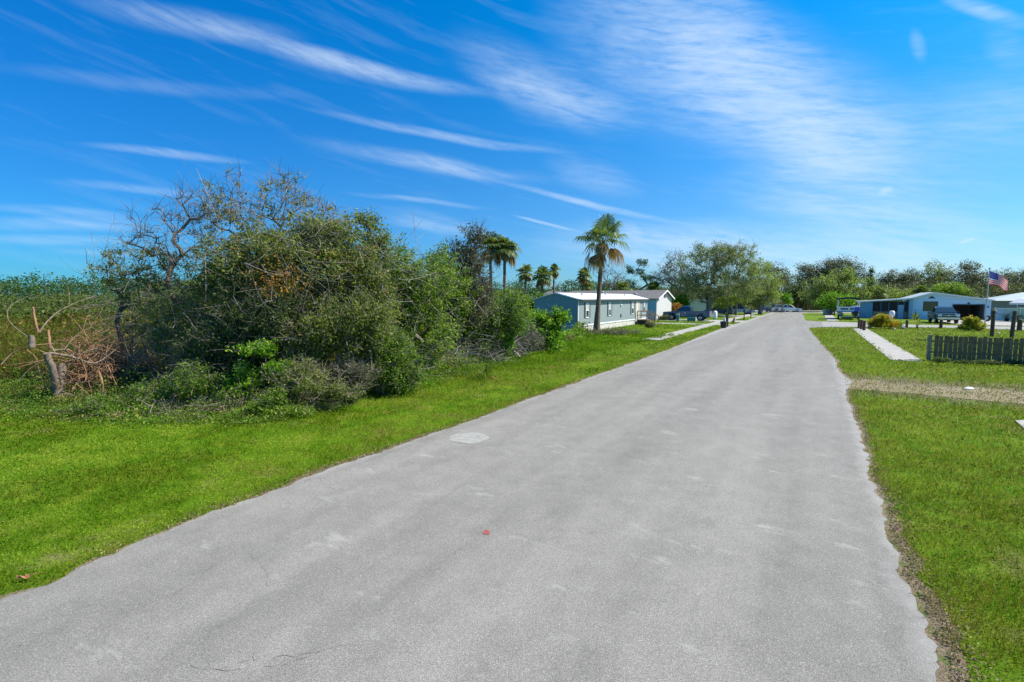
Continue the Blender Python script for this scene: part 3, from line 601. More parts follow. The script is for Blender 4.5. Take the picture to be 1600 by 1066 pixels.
# ================================================================== GRASS + LOW GROWTH
def polar(n_, d0, d1, a0=-50, a1=50):
    """uniform in log distance about the viewpoint of the near verges -> density falls with 1/d^2"""
    dd = d0 * (d1 / d0) ** rng.random(n_); aa = np.radians(rng.uniform(a0, a1, n_)); return dd * np.sin(aa), dd * np.cos(aa), dd
def rs(x, y): return x * RX + y * RY, x * RY - y * RX
THICK = [(-60, 12), (-14.5, 13.0), (-12.4, 12.3), (-8.3, 11.5), (-5.7, 11.7), (-4.5, 13.6), (-2.9, 16.0), (-1.2, 20.5), (0.6, 25.0), (3.2, 30.5), (5.2, 37), (-2, 42), (-60, 60)]
def mask_grass(x, y):
    s_, t_ = rs(x, y)
    ok = ~inpoly(x, y, ROADP)
    e1 = .18 * (fbm(x, y, 1.6, 31) - .05)
    r_ = rng.random(len(x)); dr = t_ - RE(np.clip(s_, -5, 53)); dl = LE(np.clip(s_, -5, 110)) - t_; wr = .13 * (.15 + 1.7 * fbm(s_, s_ * 0, .55, 51) ** 1.5) + (fbm(x, y, 5, 77) - .5) * .30
    ok &= ~((dr > -.3) & (dr < wr) & (s_ < 52) & (r_ < .80 - .35 * (dr > wr * .5))); ok &= ~((dl > -.3) & (dl < .02 + e1 * .5) & (r_ < .8))
    tr_ = (abs(s_ - 19.8 + (t_ - 1) * .02) < 1.25 + .9 * (fbm(x, y, .9, 44) - .5)) & (t_ > .6) & (t_ < 16)
    ok &= ~(tr_ & (rng.random(len(x)) < .78))
    jj = (fbm(x, y, 2., 12) - .5) * .8
    for (a0, a1, b0, b1) in ((28.6, 56.6, 3.15, 4.35), (73.5, 106, 1.5, 2.7), (33.5, 104, -10.15, -8.95), (55.6, 57.6, -17, -7), (63.5, 68.5, -17, -7), (70, 87, 13.5, 20.5), (84, 88, -15, -7)):
        ok &= ~((s_ > a0) & (s_ < a1) & (t_ > b0 + jj) & (t_ < b1 + jj))
    ok &= ~inpoly(x, y, sl_)
    return ok
NG = 900000
x, y, dd = polar(NG, 3.6, 75); ok = mask_grass(x, y) & ~inpoly(x, y, THICK); near = rng.random(len(x)) < np.clip((dd / 6.5) ** 1.0, .25, 1); ok &= near
x, y, dd = x[ok], y[ok], dd[ok]; s_, t_ = rs(x, y)
pn = fbm(x, y, .55, 60); pn2 = fbm(x, y, 2.6, 70); bare = (fbm(x, y, 4.5, 170) < .34) & (rng.random(len(x)) < .7); x, y, dd, pn, pn2, t_, s_ = [q[~bare] for q in (x, y, dd, pn, pn2, t_, s_)]
n_ = len(x); tint = np.clip(.60 + (pn - .5) * 1.9 + (pn2 - .5) * 1.5 + rng.normal(size=n_) * .15, .30, 1)
rightside = t_ > 0
dryp = fbm(x, y, .8, 90) * .6 + fbm(x, y, 3.5, 91) * .4 + .02 * rightside - np.where(~rightside & (x < -3.5), .06, 0) + .07 * (~rightside & (x > -3) & (x < 6)); isd = ((dryp > .52) & (rng.random(n_) < np.clip((dryp - .50) * 5, 0, .6))) | (rng.random(n_) < .035); tint = np.where(isd, rng.uniform(0, .28, n_), tint)
nearedge = np.minimum(LE(np.clip(s_, -5, 110)) - t_, np.abs(t_ - RE(np.clip(s_, -5, 53)))) < .40 * rng.random(n_) ** .5; tint = np.where(nearedge & (rng.random(n_) < .5), rng.uniform(0, .35, n_), tint)
kindb = rng.random(n_) < np.where(rightside, .75, .5)
sc_ = np.clip((dd / 7.5) ** .85, .7, 5)
hg = np.clip((.02 + .09 * pn2 * (.4 + 1.2 * fbm(x, y, 1.1, 200)) + .015 * rng.random(n_)), .02, .14) * np.clip(sc_ ** .35, 1, 1.6)
gb = MB(); q = kindb
gb.blades(np.c_[x[q], y[q], np.zeros(q.sum())], hg[q] * 1.15, (.0052 * sc_)[q], tint[q], .55)
q = ~kindb; gb.leaves(np.c_[x[q], y[q], hg[q] * rng.uniform(.3, 1.0, q.sum())], (.021 * sc_ * rng.uniform(.6, 1.3, n_))[q], tint[q], .75, 1.4)
tag(gb.build('lawn_grass', 'grass'), 'short green lawn grass and clover covering the verges on both sides of the road', 'grass', kind='stuff')
# leaf litter along the edges and on the bare soil
n_ = 13000; s_ = np.abs(rng.normal(size=n_)) * 9 + 2; sd_ = rng.random(n_) < .62
t_ = np.where(sd_, RE(s_) + .04 + np.abs(rng.normal(size=n_)) * .12 + .05 * (vnoise(s_, s_ * 0, .8, 5)), LE(s_) - .03 - np.abs(rng.normal(size=n_)) * .09); keep = (fbm(s_, t_ * 0, .7, 15) > .40) | (rng.random(n_) < .3); s_, t_ = s_[keep], t_[keep]
x, y = S(s_, t_); lm = MB(); k = len(x); lm.leaves(np.c_[x, y, rng.uniform(.012, .05, k)], rng.uniform(.008, .030, k), rng.random(k), .8, 1.6)
n2 = 4000; tt_ = rng.uniform(1, 13, n2); s3 = 19.8 + rng.normal(size=n2) * 1.0; x, y = S(s3, tt_); lm.leaves(np.c_[x, y, rng.uniform(.015, .04, n2)], rng.uniform(.02, .06, n2), rng.random(n2), .8, 1.5)
ok = mask_grass(x, y)
tag(lm.build('leaf_litter', 'litter'), 'dry brown leaf litter and bits of bark along the crumbling road edges and gravel track', 'leaf litter', kind='stuff')
def LB(Y, bx, lst, depth=.75):
    """lobes measured as (x, y, half width, half height) seen at distance Y"""
    out = []
    for q in lst:
        x, y, rx, ry = q[:4]; k = Y / F
        out.append((XA(x, Y) - bx, (q[4] if len(q) > 4 else 0), HT(y, Y), rx * k, rx * k * depth, ry * k * 1.0))
    return out
def pl(name, label, cat, bpx, Y, lst, n_att, per, leaf, mat, depth=.75, **kw):
    bx = XA(bpx, Y); return plant(name, label, cat, (bx, Y), LB(Y, bx, lst, depth), n_att, per, leaf, mat, **kw)
TH = 'trees and shrubs of the roadside thicket'
SH = ('stems', 'foliage')
# --- the thicket, left to right
pl('tree', 'thin dark-stemmed tree with a flat cap of vine leaves, leftmost in the thicket', 'tree', 200, 16.2, [(235, 398, 62, 13), (180, 420, 38, 22), (255, 430, 40, 40), (215, 455, 45, 40), (225, 520, 40, 50)], 230, 26, .085, 'leaf_olive', bark='bark_dark', seed=3, trunk_r=.085, trunk_h=2.2, stems=4, sig=.14, bare=.42, twigs=2, tw_len=.45, group=TH, min_r=.006)
pl('bare_tree', 'bare dark-limbed tree standing against the sky above the left end of the thicket', 'tree', 268, 15.6, [(262, 355, 42, 40), (300, 325, 34, 30), (240, 380, 40, 30), (320, 370, 40, 40), (280, 450, 30, 50)], 92, 10, .07, 'leaf_grey', bark='bark_dark', seed=8, trunk_r=.10, trunk_h=2.6, stems=2, wob=.05, sig=.10, bare=.80, twigs=4, tw_len=.55, group=TH, tint=(.2, .9), min_r=.006)
pl('tree', 'tall airy tree with twiggy sparse-leaved top reaching highest above the thicket', 'tree', 385, 16.3, [(350, 325, 45, 35), (450, 308, 55, 33), (400, 340, 60, 40), (500, 345, 45, 33), (372, 285, 14, 28), (330, 345, 25, 25), (460, 282, 14, 22)], 205, 17, .085, 'leaf_olive', seed=12, trunk_r=.11, trunk_h=2.8, stems=3, wob=.05, sig=.17, bare=.45, twigs=4, tw_len=.5, group=TH, tint=(.1, 1), min_r=.006)
pl('tree', 'broad dense olive-leaved tree filling the middle of the thicket with patches of orange vine', 'tree', 420, 14.8, [(420, 405, 75, 52), (370, 440, 60, 50), (480, 430, 70, 55), (440, 480, 80, 50)], 520, 62, .085, 'leaf_olive', seed=15, trunk_r=.16, trunk_h=1.4, stems=3, sig=.20, bare=.05, twigs=2, group=TH, tint=(.05, .95), mats2=('leaf_orange', .018, (.75, -1.0, 3.35), (.45, .25, .32)))
pl('shrub', 'shade-dark vine-smothered mass hanging below the dense olive tree', 'shrub', 375, 13.7, [(385, 510, 50, 55), (345, 550, 55, 45), (425, 500, 45, 50), (390, 590, 50, 25)], 330, 50, .085, 'leaf_dark', seed=18, trunk_r=.10, trunk_h=.7, stems=4, sig=.19, twigs=3, group=TH, parts=SH, tint=(0, .75))  # thicket's inner shade is put into the dark leaf colour
pl('tree', 'rounded olive tree tinged brown right of the thicket centre', 'tree', 530, 15.4, [(530, 395, 58, 48), (560, 440, 50, 55), (500, 370, 40, 35), (575, 480, 50, 50)], 420, 58, .085, 'leaf_olive', seed=22, trunk_r=.14, trunk_h=1.2, stems=3, sig=.20, bare=.08, twigs=2, group=TH, tint=(.1, .92))
pl('tree', 'slim sapling with a dark leafy tip poking above the thicket skyline', 'tree', 583, 16.0, [(577, 345, 15, 22), (590, 370, 20, 25), (585, 410, 26, 30)], 90, 48, .085, 'leaf_olive', seed=24, trunk_r=.05, trunk_h=2.0, sig=.13, bare=.1, twigs=3, tw_len=.35, group=TH, tint=(0, .75))
pl('shrub', 'mid green shrub crowding below the brown-tinged olive tree', 'shrub', 510, 13.9, [(505, 520, 60, 42), (560, 505, 48, 45), (450, 540, 45, 40)], 300, 44, .08, 'leaf_olive', seed=27, trunk_r=.08, trunk_h=.6, stems=5, sig=.2, twigs=2, group=TH, parts=SH, tint=(0, .8))
pl('tree', 'loose twiggy tree with grey-olive leaves behind the fallen branches', 'tree', 305, 15.0, [(310, 470, 50, 50), (290, 540, 48, 50), (250, 500, 35, 50), (340, 410, 40, 40), (330, 590, 45, 25)], 330, 34, .08, 'leaf_olive', bark='bark', seed=30, trunk_r=.10, trunk_h=.9, stems=4, sig=.17, bare=.25, twigs=3, group=TH, tint=(.1, .95))
pl('tree', 'bright green willowy tree at the right shoulder of the thicket', 'tree', 640, 17.6, [(628, 425, 42, 40), (662, 455, 48, 55), (605, 470, 48, 60), (650, 520, 60, 45)], 460, 55, .09, 'leaf_green', seed=33, trunk_r=.12, trunk_h=1.0, stems=4, sig=.22, bare=.04, twigs=2, group=TH, tint=(.1, 1))
pl('tree', 'upright leafy green tree between the willowy tree and the dark oak', 'tree', 690, 19.5, [(690, 425, 26, 38), (705, 460, 34, 45), (680, 490, 40, 40)], 260, 50, .10, 'leaf_green', seed=36, trunk_r=.1, trunk_h=1.1, stems=3, sig=.22, twigs=2, group=TH, tint=(0, .95))
pl('tree', 'dark grey-green oak with a black trunk and twiggy peak left of the palms', 'tree', 716, 20.3, [(735, 402, 26, 30), (745, 440, 28, 36), (718, 420, 26, 38), (742, 368, 20, 16), (735, 470, 38, 35)], 300, 38, .09, 'leaf_grey', bark='bark_dark', seed=39, trunk_r=.17, trunk_h=1.8, sig=.20, bare=.22, twigs=4, tw_len=.6, group=TH, tint=(0, .8))
pl('shrub', 'sprawling grey-green shrub under the black-trunked oak', 'shrub', 760, 21.5, [(770, 505, 38, 32), (735, 520, 38, 30), (800, 490, 28, 30)], 240, 45, .10, 'leaf_green', seed=42, trunk_r=.07, trunk_h=.5, stems=5, sig=.22, twigs=3, group=TH, parts=SH, tint=(0, .8))
pl('shrub', 'upright green shrub draped in vines beside the dry grey brush', 'shrub', 793, 22.0, [(790, 530, 13, 26), (800, 505, 16, 18)], 90, 55, .10, 'leaf_bright', seed=45, trunk_r=.05, trunk_h=.4, stems=3, sig=.14, group=TH, parts=SH, tint=(0, .8))
pl('shrub', 'bright broad-leaved green shrub in front of the teal mobile home end wall', 'shrub', 850, 25.5, [(855, 505, 25, 22), (875, 498, 16, 14), (838, 520, 28, 24), (860, 530, 25, 20)], 170, 42, .15, 'leaf_bright', seed=48, trunk_r=.06, trunk_h=.5, stems=5, sig=.19, twigs=2, group=TH, parts=SH, tint=(0, .9))
pl('shrub', 'purple-grey half-dead shrub left of the bright broad-leaved one', 'shrub', 820, 24.0, [(822, 535, 22, 22), (808, 515, 16, 18)], 110, 12, .10, 'leaf_grey', bark='bark_grey', seed=51, trunk_r=.05, trunk_h=.3, stems=6, sig=.2, twigs=6, tw_len=.6, bare=.4, group=TH, parts=SH)
pl('shrub', 'glossy dark green shrub bulging forward at the foot of the willowy tree', 'shrub', 605, 14.4, [(608, 565, 42, 36), (585, 535, 40, 28), (630, 590, 30, 22)], 300, 62, .07, 'leaf_green', seed=54, trunk_r=.07, trunk_h=.4, stems=6, sig=.17, twigs=2, group=TH, parts=SH, tint=(0, .85))
pl('shrub', 'small grey-green shrub mixed with dry stems left of the glossy dark one', 'shrub', 545, 13.3, [(545, 588, 36, 26), (515, 600, 26, 20)], 180, 46, .06, 'leaf_grey', seed=57, trunk_r=.04, trunk_h=.3, stems=6, sig=.14, twigs=4, tw_len=.35, group=TH, parts=SH, tint=(0, .75))
pl('shrub', 'lime green leafy vine climbing the shaded front of the thicket', 'shrub', 402, 12.7, [(400, 545, 34, 12), (380, 590, 30, 22), (432, 575, 30, 12), (365, 615, 26, 16), (455, 600, 20, 10)], 120, 30, .075, 'leaf_bright', seed=60, trunk_r=.03, trunk_h=.3, stems=5, sig=.12, group=TH, parts=SH)
pl('shrub', 'low yellow-green bush at the foot of the thicket facing the verge', 'shrub', 410, 11.7, [(405, 640, 26, 18), (380, 650, 22, 10), (445, 640, 24, 8), (470, 645, 16, 6), (425, 620, 14, 14)], 130, 40, .055, 'leaf_green', seed=63, trunk_r=.02, trunk_h=.15, stems=7, sig=.09, group=TH, parts=SH, tint=(.3, 1), minz=.04)
pl('shrub', 'sparse twiggy olive bush in the front edge of the thicket', 'shrub', 470, 12.4, [(470, 590, 44, 28), (505, 610, 34, 14), (435, 615, 30, 14), (540, 615, 20, 10)], 130, 42, .055, 'leaf_olive', bark='bark', seed=66, trunk_r=.03, trunk_h=.2, stems=8, sig=.14, twigs=2, tw_len=.4, bare=.15, group=TH, parts=SH)
pl('shrub', 'shaded leafy shrub hugging the ground left of the thicket centre', 'shrub', 310, 12.6, [(300, 595, 45, 30), (245, 615, 40, 18), (345, 625, 35, 22), (210, 625, 25, 14)], 200, 44, .06, 'leaf_green', seed=69, trunk_r=.03, trunk_h=.2, stems=7, sig=.16, twigs=1, tw_len=.4, tint=(0, .7), group=TH, parts=SH, minz=.04)
pl('shrub', 'clump of bright leafy weeds at the left foot of the thicket', 'weeds', 190, 12.0, [(190, 640, 60, 10), (110, 652, 34, 8), (150, 630, 30, 14), (240, 648, 30, 8)], 150, 24, .055, 'leaf_green', seed=72, trunk_r=.012, trunk_h=.1, stems=8, sig=.12, parts=SH, minz=.03, tint=(0, .7))
# deeper fill
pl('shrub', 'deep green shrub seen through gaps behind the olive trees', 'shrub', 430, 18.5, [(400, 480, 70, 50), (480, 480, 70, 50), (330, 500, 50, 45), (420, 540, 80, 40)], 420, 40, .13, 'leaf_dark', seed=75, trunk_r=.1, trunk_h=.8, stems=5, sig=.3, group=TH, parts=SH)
pl('shrub', 'mid green shrub seen through gaps behind the willowy tree', 'shrub', 640, 21.0, [(600, 470, 50, 50), (660, 500, 60, 45), (720, 500, 40, 35), (560, 440, 30, 40)], 360, 42, .13, 'leaf_green', seed=78, trunk_r=.1, trunk_h=.8, stems=5, sig=.3, group=TH, parts=SH, tint=(0, .8))
# plants beyond, left of the mobile home
for bpx, Y, ls, mt, lb in ((800, 34, [(800, 480, 26, 22), (825, 500, 22, 14)], 'leaf_green', 'yellow-green bush at the foot of the tall slender palm'), (835, 52, [(822, 478, 22, 14), (848, 474, 20, 12)], 'leaf_green', 'green scrub beyond the end of the teal mobile home'),
                           (790, 60, [(775, 470, 26, 16), (805, 468, 20, 14)], 'leaf_olive', 'olive scrub on the marsh edge behind the tall slender palm')):
    pl('shrub', lb, 'shrub', bpx, Y, ls, 110, 45, .20 * Y / 45, mt, seed=int(bpx), trunk_r=.1, trunk_h=.6, stems=4, sig=.35, parts=SH)
# weeds by the palm and mobile home
pl('shrub', 'dry reddish-green weeds around the foot of the big palm', 'weeds', 940, 38, [(925, 524, 24, 7), (960, 522, 24, 8), (990, 524, 16, 5)], 150, 26, .09, 'leaf_grey', seed=83, trunk_r=.02, trunk_h=.1, stems=9, sig=.22, twigs=5, tw_len=.4, parts=SH, tint=(.2, 1))
pl('shrub', 'small round grey-green bush on the lawn before the mobile home steps', 'shrub', 1016, 46, [(1016, 508, 7.5, 4)], 60, 50, .07, 'leaf_grey', seed=84, trunk_r=.03, trunk_h=.1, stems=4, sig=.10, parts=SH)

# yucca-like rosette at the verge
def rosette(name, label, cat, base, n_, L, wd, mat, seed, base_z=0, elmin=12, elmax=80, trunk=0.0, bend=.35, tint=(.3, 1), dead=.0):
    r = np.random.default_rng(seed); root = thing(name, label, cat, (*base, base_z)); b_ = MB()
    for q in range(n_):
        a = q * 2.399 + r.uniform(-.2, .2); e_ = math.radians(elmin + (elmax - elmin) * ((n_ - q) / n_) ** .9); l = L * r.uniform(.75, 1.1)
        dv = np.array([math.cos(a) * math.cos(e_), math.sin(a) * math.cos(e_), math.sin(e_)]); sd_ = np.cross(dv, [0, 0, 1.]); sd_ /= np.linalg.norm(sd_)
        o = np.array([0, 0, trunk]); m = o + dv * l * .55; tp_ = o + dv * l + np.array([0, 0, -bend * l * math.cos(e_)]); t_ = r.uniform(*tint); mi = 1 if q > n_ * (1 - dead) else 0
        b_.add([o - sd_ * wd * .5, o + sd_ * wd * .5, m + sd_ * wd, m - sd_ * wd], [(0, 1, 2, 3)], t_, mi); b_.add([m - sd_ * wd, m + sd_ * wd, tp_], [(0, 1, 2, 2)], t_, mi)
    b_.build('leaves', [mat, 'leaf_dead'], root)
    t = MB(); t.tube([(0, 0, -.02), (0, 0, trunk * .6), (0, 0, trunk + .08)], [.10 * L, .09 * L, .05 * L], 8); t.build('stem', 'bark', root); return root
rosette('yucca', 'strap-leaved yucca plant with a few dried tan leaves on the left verge', 'plant', G(758, 592), 44, .78, .024, 'leaf_palm', 5, elmin=8, bend=.4, dead=.15)
rosette('palmetto', 'young dark palmetto spikes left of the strap-leaved yucca', 'plant', G(718, 582), 16, .8, .035, 'leaf_dark', 6, elmin=40)
# ---------------------------------------------------------------- palms
palm('big sabal palm with ragged crown and brown skirt standing before the teal mobile home', (XA(932, 39.3), 39.3), HT(341, 39.3), 2.75, 4, trunk_r=.235, nf=21, lean=(.42, 0), dead=.28, nl=26, wd=.055)
palm('tall slender palm with round head rising clear of the thicket on the right', (XA(788, 36), 36), HT(368, 36), 1.45, 7, trunk_r=.15, nf=40, lean=(.05, 0), dead=.2, nl=18, wd=.045)
palm('palm with its head half hidden behind the dark oak beside the tall slender palm', (XA(767, 36), 36), HT(366, 36), 1.45, 9, trunk_r=.15, nf=32, dead=.3, nl=16, wd=.05)
PG = 'small palms far behind the mobile home'
palm('left one of three small palms on the skyline left of the mobile home roof', (XA(821, 72), 72), HT(414, 72), 1.8, 11, trunk_r=.2, nf=26, dead=.16, group=PG, nl=12, wd=.09)
palm('bushy full-skirted palm in the middle of the three left of the mobile home roof', (XA(847, 68), 68), HT(418, 68), 1.9, 13, trunk_r=.25, nf=44, dead=.25, group=PG, nl=12, wd=.09)
palm('right one of three small palms on the skyline left of the mobile home roof', (XA(865, 72), 72), HT(414, 72), 1.35, 15, trunk_r=.18, nf=26, dead=.2, group=PG, nl=12, wd=.09)
palm('small palm peeping over the mobile home roof just left of the big palm', (XA(911, 75), 75), HT(419, 75), 1.6, 17, trunk_r=.2, nf=28, dead=.16, group=PG, nl=12, wd=.09)
palm('low palm head just above the white roof left of the big palm trunk', (XA(916, 80), 80), HT(436, 80), 1.7, 21, trunk_r=.2, nf=28, dead=.25, group=PG, nl=12, wd=.09)
palm('palm with drooping head above the grey shingle roof', (XA(972, 82), 82), HT(440, 82), 2.2, 23, trunk_r=.2, nf=30, dead=.16, group=PG, nl=12, wd=.1)
palm('squat palm behind the ridge of the white gabled house', (XA(1020, 84), 84), HT(441, 84), 2.2, 25, trunk_r=.2, nf=30, dead=.16, group=PG, nl=12, wd=.1)
palm('dark squat palm in the trees above the blue house porch', (XA(1371, 104), 104), HT(447, 104), 2.4, 27, trunk_r=.25, nf=30, dead=.2, nl=12, wd=.11)
palm('pale-fronded palm peeping over the blue house gable', (XA(1437, 104), 104), HT(446, 104), 2.2, 29, trunk_r=.25, nf=30, dead=.2, nl=12, wd=.11)
# ---------------------------------------------------------------- background trees
BT = 'trees behind the houses'
def twigs_ok(l): return 'live oak' not in l
def bt(label, bpx, Y, ls, mat, n_=150, per=60, leaf=None, seed=None, name='tree', **kw):
    if Y > 100: n_ = int(n_ * .95); ls = [(q[0], q[1], q[2], q[3]) for q in ls]; kw.setdefault('shell', .1)
    if mat == 'leaf_grey': kw['tint'] = (0, .62)
    kw.setdefault('group', BT); kw.setdefault('sprig', .1 if twigs_ok(label) else .35); kw.setdefault('trunk_h', 2.5); kw.setdefault('trunk_r', .38)
    pl(name, label, 'tree', bpx, Y, ls, n_, per, leaf or .0025 * Y, mat, seed=seed or int(bpx * 3 + Y), sig=kw.pop('sig', .0068 * Y), **kw)
bt('dark pine with tufted flat clumps of needles left of the bare grey tree', 995, 86, [(983, 421, 8, 5), (1000, 411, 9, 5), (1011, 434, 10, 5), (984, 442, 8, 5), (1018, 445, 9, 4), (997, 425, 8, 5)], 'leaf_pine', 60, 55, sig=.35, trunk_h=4, trunk_r=.22, name='pine_tree')
bt('leafless tree seen just right of the big palm trunk', 960, 84, [(960, 440, 20, 22), (945, 430, 14, 18)], 'leaf_grey', 60, 2, bare=.8, twigs=5, tw_len=1.5, min_r=.02, trunk_r=.25)
bt('grey lichened half-bare tree rising behind the white gabled house', 1048, 84, [(1047, 405, 16, 13), (1055, 425, 28, 20), (1035, 432, 18, 14), (1062, 445, 26, 22)], 'leaf_grey', 190, 20, bare=.3, twigs=4, tw_len=1.3, min_r=.018)
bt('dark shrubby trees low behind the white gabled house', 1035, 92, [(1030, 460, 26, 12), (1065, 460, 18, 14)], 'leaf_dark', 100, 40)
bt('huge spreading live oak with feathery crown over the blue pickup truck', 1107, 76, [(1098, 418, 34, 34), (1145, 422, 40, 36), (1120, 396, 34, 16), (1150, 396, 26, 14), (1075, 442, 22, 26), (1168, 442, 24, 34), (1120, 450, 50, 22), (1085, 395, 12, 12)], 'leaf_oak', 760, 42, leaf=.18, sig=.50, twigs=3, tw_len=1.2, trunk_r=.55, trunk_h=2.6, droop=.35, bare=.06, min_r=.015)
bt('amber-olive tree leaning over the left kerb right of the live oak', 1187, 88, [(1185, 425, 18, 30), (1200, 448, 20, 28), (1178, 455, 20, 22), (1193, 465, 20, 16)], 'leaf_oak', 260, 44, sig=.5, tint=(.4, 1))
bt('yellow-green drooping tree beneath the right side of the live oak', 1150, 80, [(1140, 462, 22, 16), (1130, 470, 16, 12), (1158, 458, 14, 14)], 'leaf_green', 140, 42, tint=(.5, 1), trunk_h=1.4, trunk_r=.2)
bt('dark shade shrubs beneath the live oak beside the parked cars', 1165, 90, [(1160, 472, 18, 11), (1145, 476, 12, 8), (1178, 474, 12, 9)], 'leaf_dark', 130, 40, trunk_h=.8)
bt('thin-leaved dark oak where the street ends on the left', 1210, 106, [(1208, 425, 14, 14), (1218, 440, 15, 16), (1205, 455, 16, 18), (1196, 420, 10, 10)], 'leaf_grey', 170, 34, bare=.15, tint=(.1, .8), twigs=2, tw_len=1.4)
bt('slim bluish tree behind the end of the street', 1228, 122, [(1228, 440, 11, 16), (1232, 460, 14, 16)], 'leaf_pine', 90, 30, bare=.2)
bt('small lime green tree at the end of the street by the parked cars', 1221, 99, [(1222, 464, 9, 6), (1228, 470, 7, 5), (1215, 462, 6, 5)], 'leaf_bright', 60, 60, leaf=.22, sig=.3, trunk_h=1.5, trunk_r=.12, group=None) if False else pl('tree', 'small lime green tree at the end of the street by the parked cars', 'tree', 1221, 99, [(1222, 464, 9, 6), (1228, 470, 7, 5), (1215, 463, 6, 5)], 60, 60, .24, 'leaf_bright', seed=5, sig=.3, trunk_h=1.5, trunk_r=.14)
bt('dense dark cedar clump behind the wood fence at the street end', 1245, 116, [(1246, 455, 13, 20), (1256, 468, 12, 12), (1238, 466, 10, 12)], 'leaf_dark', 170, 48)
bt('airy dark oak above the street end on the right', 1258, 124, [(1258, 425, 14, 14), (1250, 440, 14, 14), (1268, 440, 14, 16), (1246, 418, 7, 7)], 'leaf_grey', 170, 34, bare=.1, tint=(0, .7), twigs=2, tw_len=1.5)
bt('tall lichen-hung oak with broken crown above the pontoon boat', 1300, 124, [(1300, 413, 26, 13), (1280, 425, 18, 15), (1325, 420, 20, 16), (1340, 432, 14, 14), (1300, 430, 30, 14)], 'leaf_grey', 330, 36, bare=.08, tint=(0, .75), twigs=2, tw_len=1.5)
bt('broad olive live oak filling the space behind the pontoon boat', 1300, 104, [(1300, 445, 40, 20), (1275, 460, 30, 18), (1335, 455, 30, 22), (1305, 462, 45, 16), (1315, 432, 22, 14)], 'leaf_oak', 520, 44, sig=.55, tint=(0, .9))
bt('narrow dark spire tree beside the tall lichen-hung oak', 1356, 116, [(1356, 422, 2.5, 9), (1356, 438, 5, 12), (1356, 455, 7, 14)], 'leaf_dark', 90, 42, sig=.4, trunk_r=.2)
bt('yellow-green bushy tree just behind the pontoon boat', 1303, 84, [(1300, 468, 15, 10), (1288, 476, 12, 8), (1322, 470, 14, 9), (1310, 478, 14, 8)], 'leaf_bright', 150, 42, trunk_h=.8, trunk_r=.15, tint=(.1, .9), leaf=.22)
bt('dusky oak with lumpy crown above the blue house porch', 1390, 128, [(1385, 437, 18, 13), (1378, 452, 22, 14), (1402, 446, 18, 16)], 'leaf_grey', 220, 36, tint=(0, .75), twigs=2, tw_len=1.5)
bt('dusky oak with split crown left of the blue house gable', 1420, 126, [(1418, 435, 18, 14), (1432, 448, 18, 14), (1410, 455, 20, 12)], 'leaf_grey', 220, 36, tint=(0, .8), bare=.05, twigs=2, tw_len=1.5)
bt('olive tree low behind the blue house roof', 1395, 106, [(1395, 462, 28, 10), (1365, 466, 14, 9), (1425, 460, 22, 9)], 'leaf_oak', 220, 40, trunk_h=1)
bt('tall thin-topped tree with scattered leaves behind the blue house gable', 1457, 118, [(1456, 418, 15, 10), (1448, 430, 14, 12), (1468, 428, 14, 12), (1458, 442, 24, 12)], 'leaf_olive', 200, 30, bare=.25, twigs=3, tw_len=1.5)
bt('brown-grey moss-draped oak behind the garage', 1505, 116, [(1505, 430, 26, 16), (1490, 445, 28, 16), (1520, 440, 24, 18), (1508, 415, 16, 8), (1500, 455, 40, 10)], 'leaf_grey', 380, 38, bare=.05, tint=(.3, 1), twigs=3, tw_len=1.5)
bt('fresh green tree low between the blue house and the moss-draped oak', 1482, 104, [(1480, 452, 22, 10), (1500, 458, 16, 8), (1462, 456, 14, 8)], 'leaf_green', 180, 42, trunk_h=1, tint=(.2, 1))
bt('wide rounded grey oak at the right edge behind the flag', 1575, 112, [(1575, 438, 34, 15), (1610, 432, 34, 18), (1545, 448, 22, 12), (1590, 452, 44, 14)], 'leaf_grey', 480, 38, tint=(.15, .9), twigs=2, tw_len=1.3)
bt('grey-brown oak just outside the right edge beyond the grey house', 1660, 112, [(1655, 430, 40, 20), (1690, 440, 40, 22)], 'leaf_grey', 240, 34)
# far woods and the marsh : uncountable masses
def mass(name, label, cat, az0, az1, d0, d1, zt, n_cl, per, leaf, mat, sig, seed, tint=(0, .8), trunks=True):
    r = np.random.default_rng(seed); a = np.radians(r.uniform(az0, az1, n_cl)); dd = d0 + (d1 - d0) * r.random(n_cl); x = dd * np.sin(a); y = dd * np.cos(a)
    top = zt * (.40 + 1.0 * fbm(x, y, .11, seed) ** 1.2); z = top * r.random(n_cl) ** .45; Pc = np.c_[x, y, z]; P = np.repeat(Pc, per, 0) + r.normal(size=(n_cl * per, 3)) * sig * np.array([1, 1, .55]); P[:, 2] = np.maximum(P[:, 2], .05)
    b_ = MB(); b_.leaves(P, leaf * r.uniform(.6, 1.4, len(P)), np.clip(r.uniform(*tint, len(P)) + np.repeat(r.normal(size=n_cl) * .12, per), 0, 1), .15)
    if trunks:
        for i in range(0, n_cl, 9): b_.tube([(x[i], y[i], -.2), (x[i] + r.normal() * .3, y[i], z[i])], [.2, .08], 3, mi=1, cap=False)
    return tag(b_.build(name, [mat, 'bark']), label, cat, kind='stuff')
mass('distant_woods', 'dark green distant tree line beyond the marsh on the left horizon', 'woods', -60, 14, 205, 250, 9.6, 5200, 16, .62, 'leaf_pine', 1.0, 5)
mass('distant_woods', 'dusky distant woods closing the view behind the houses', 'woods', 12, 60, 140, 165, 6.0, 4200, 18, .34, 'leaf_grey', .8, 6, tint=(0, .45))
mass('marsh_shrubs', 'low olive willow scrub spreading over the far part of the marsh', 'scrub', -62, -3, 60, 190, 3.3, 9000, 14, .28, 'leaf_olive', .45, 9, tint=(.0, .32), trunks=False)
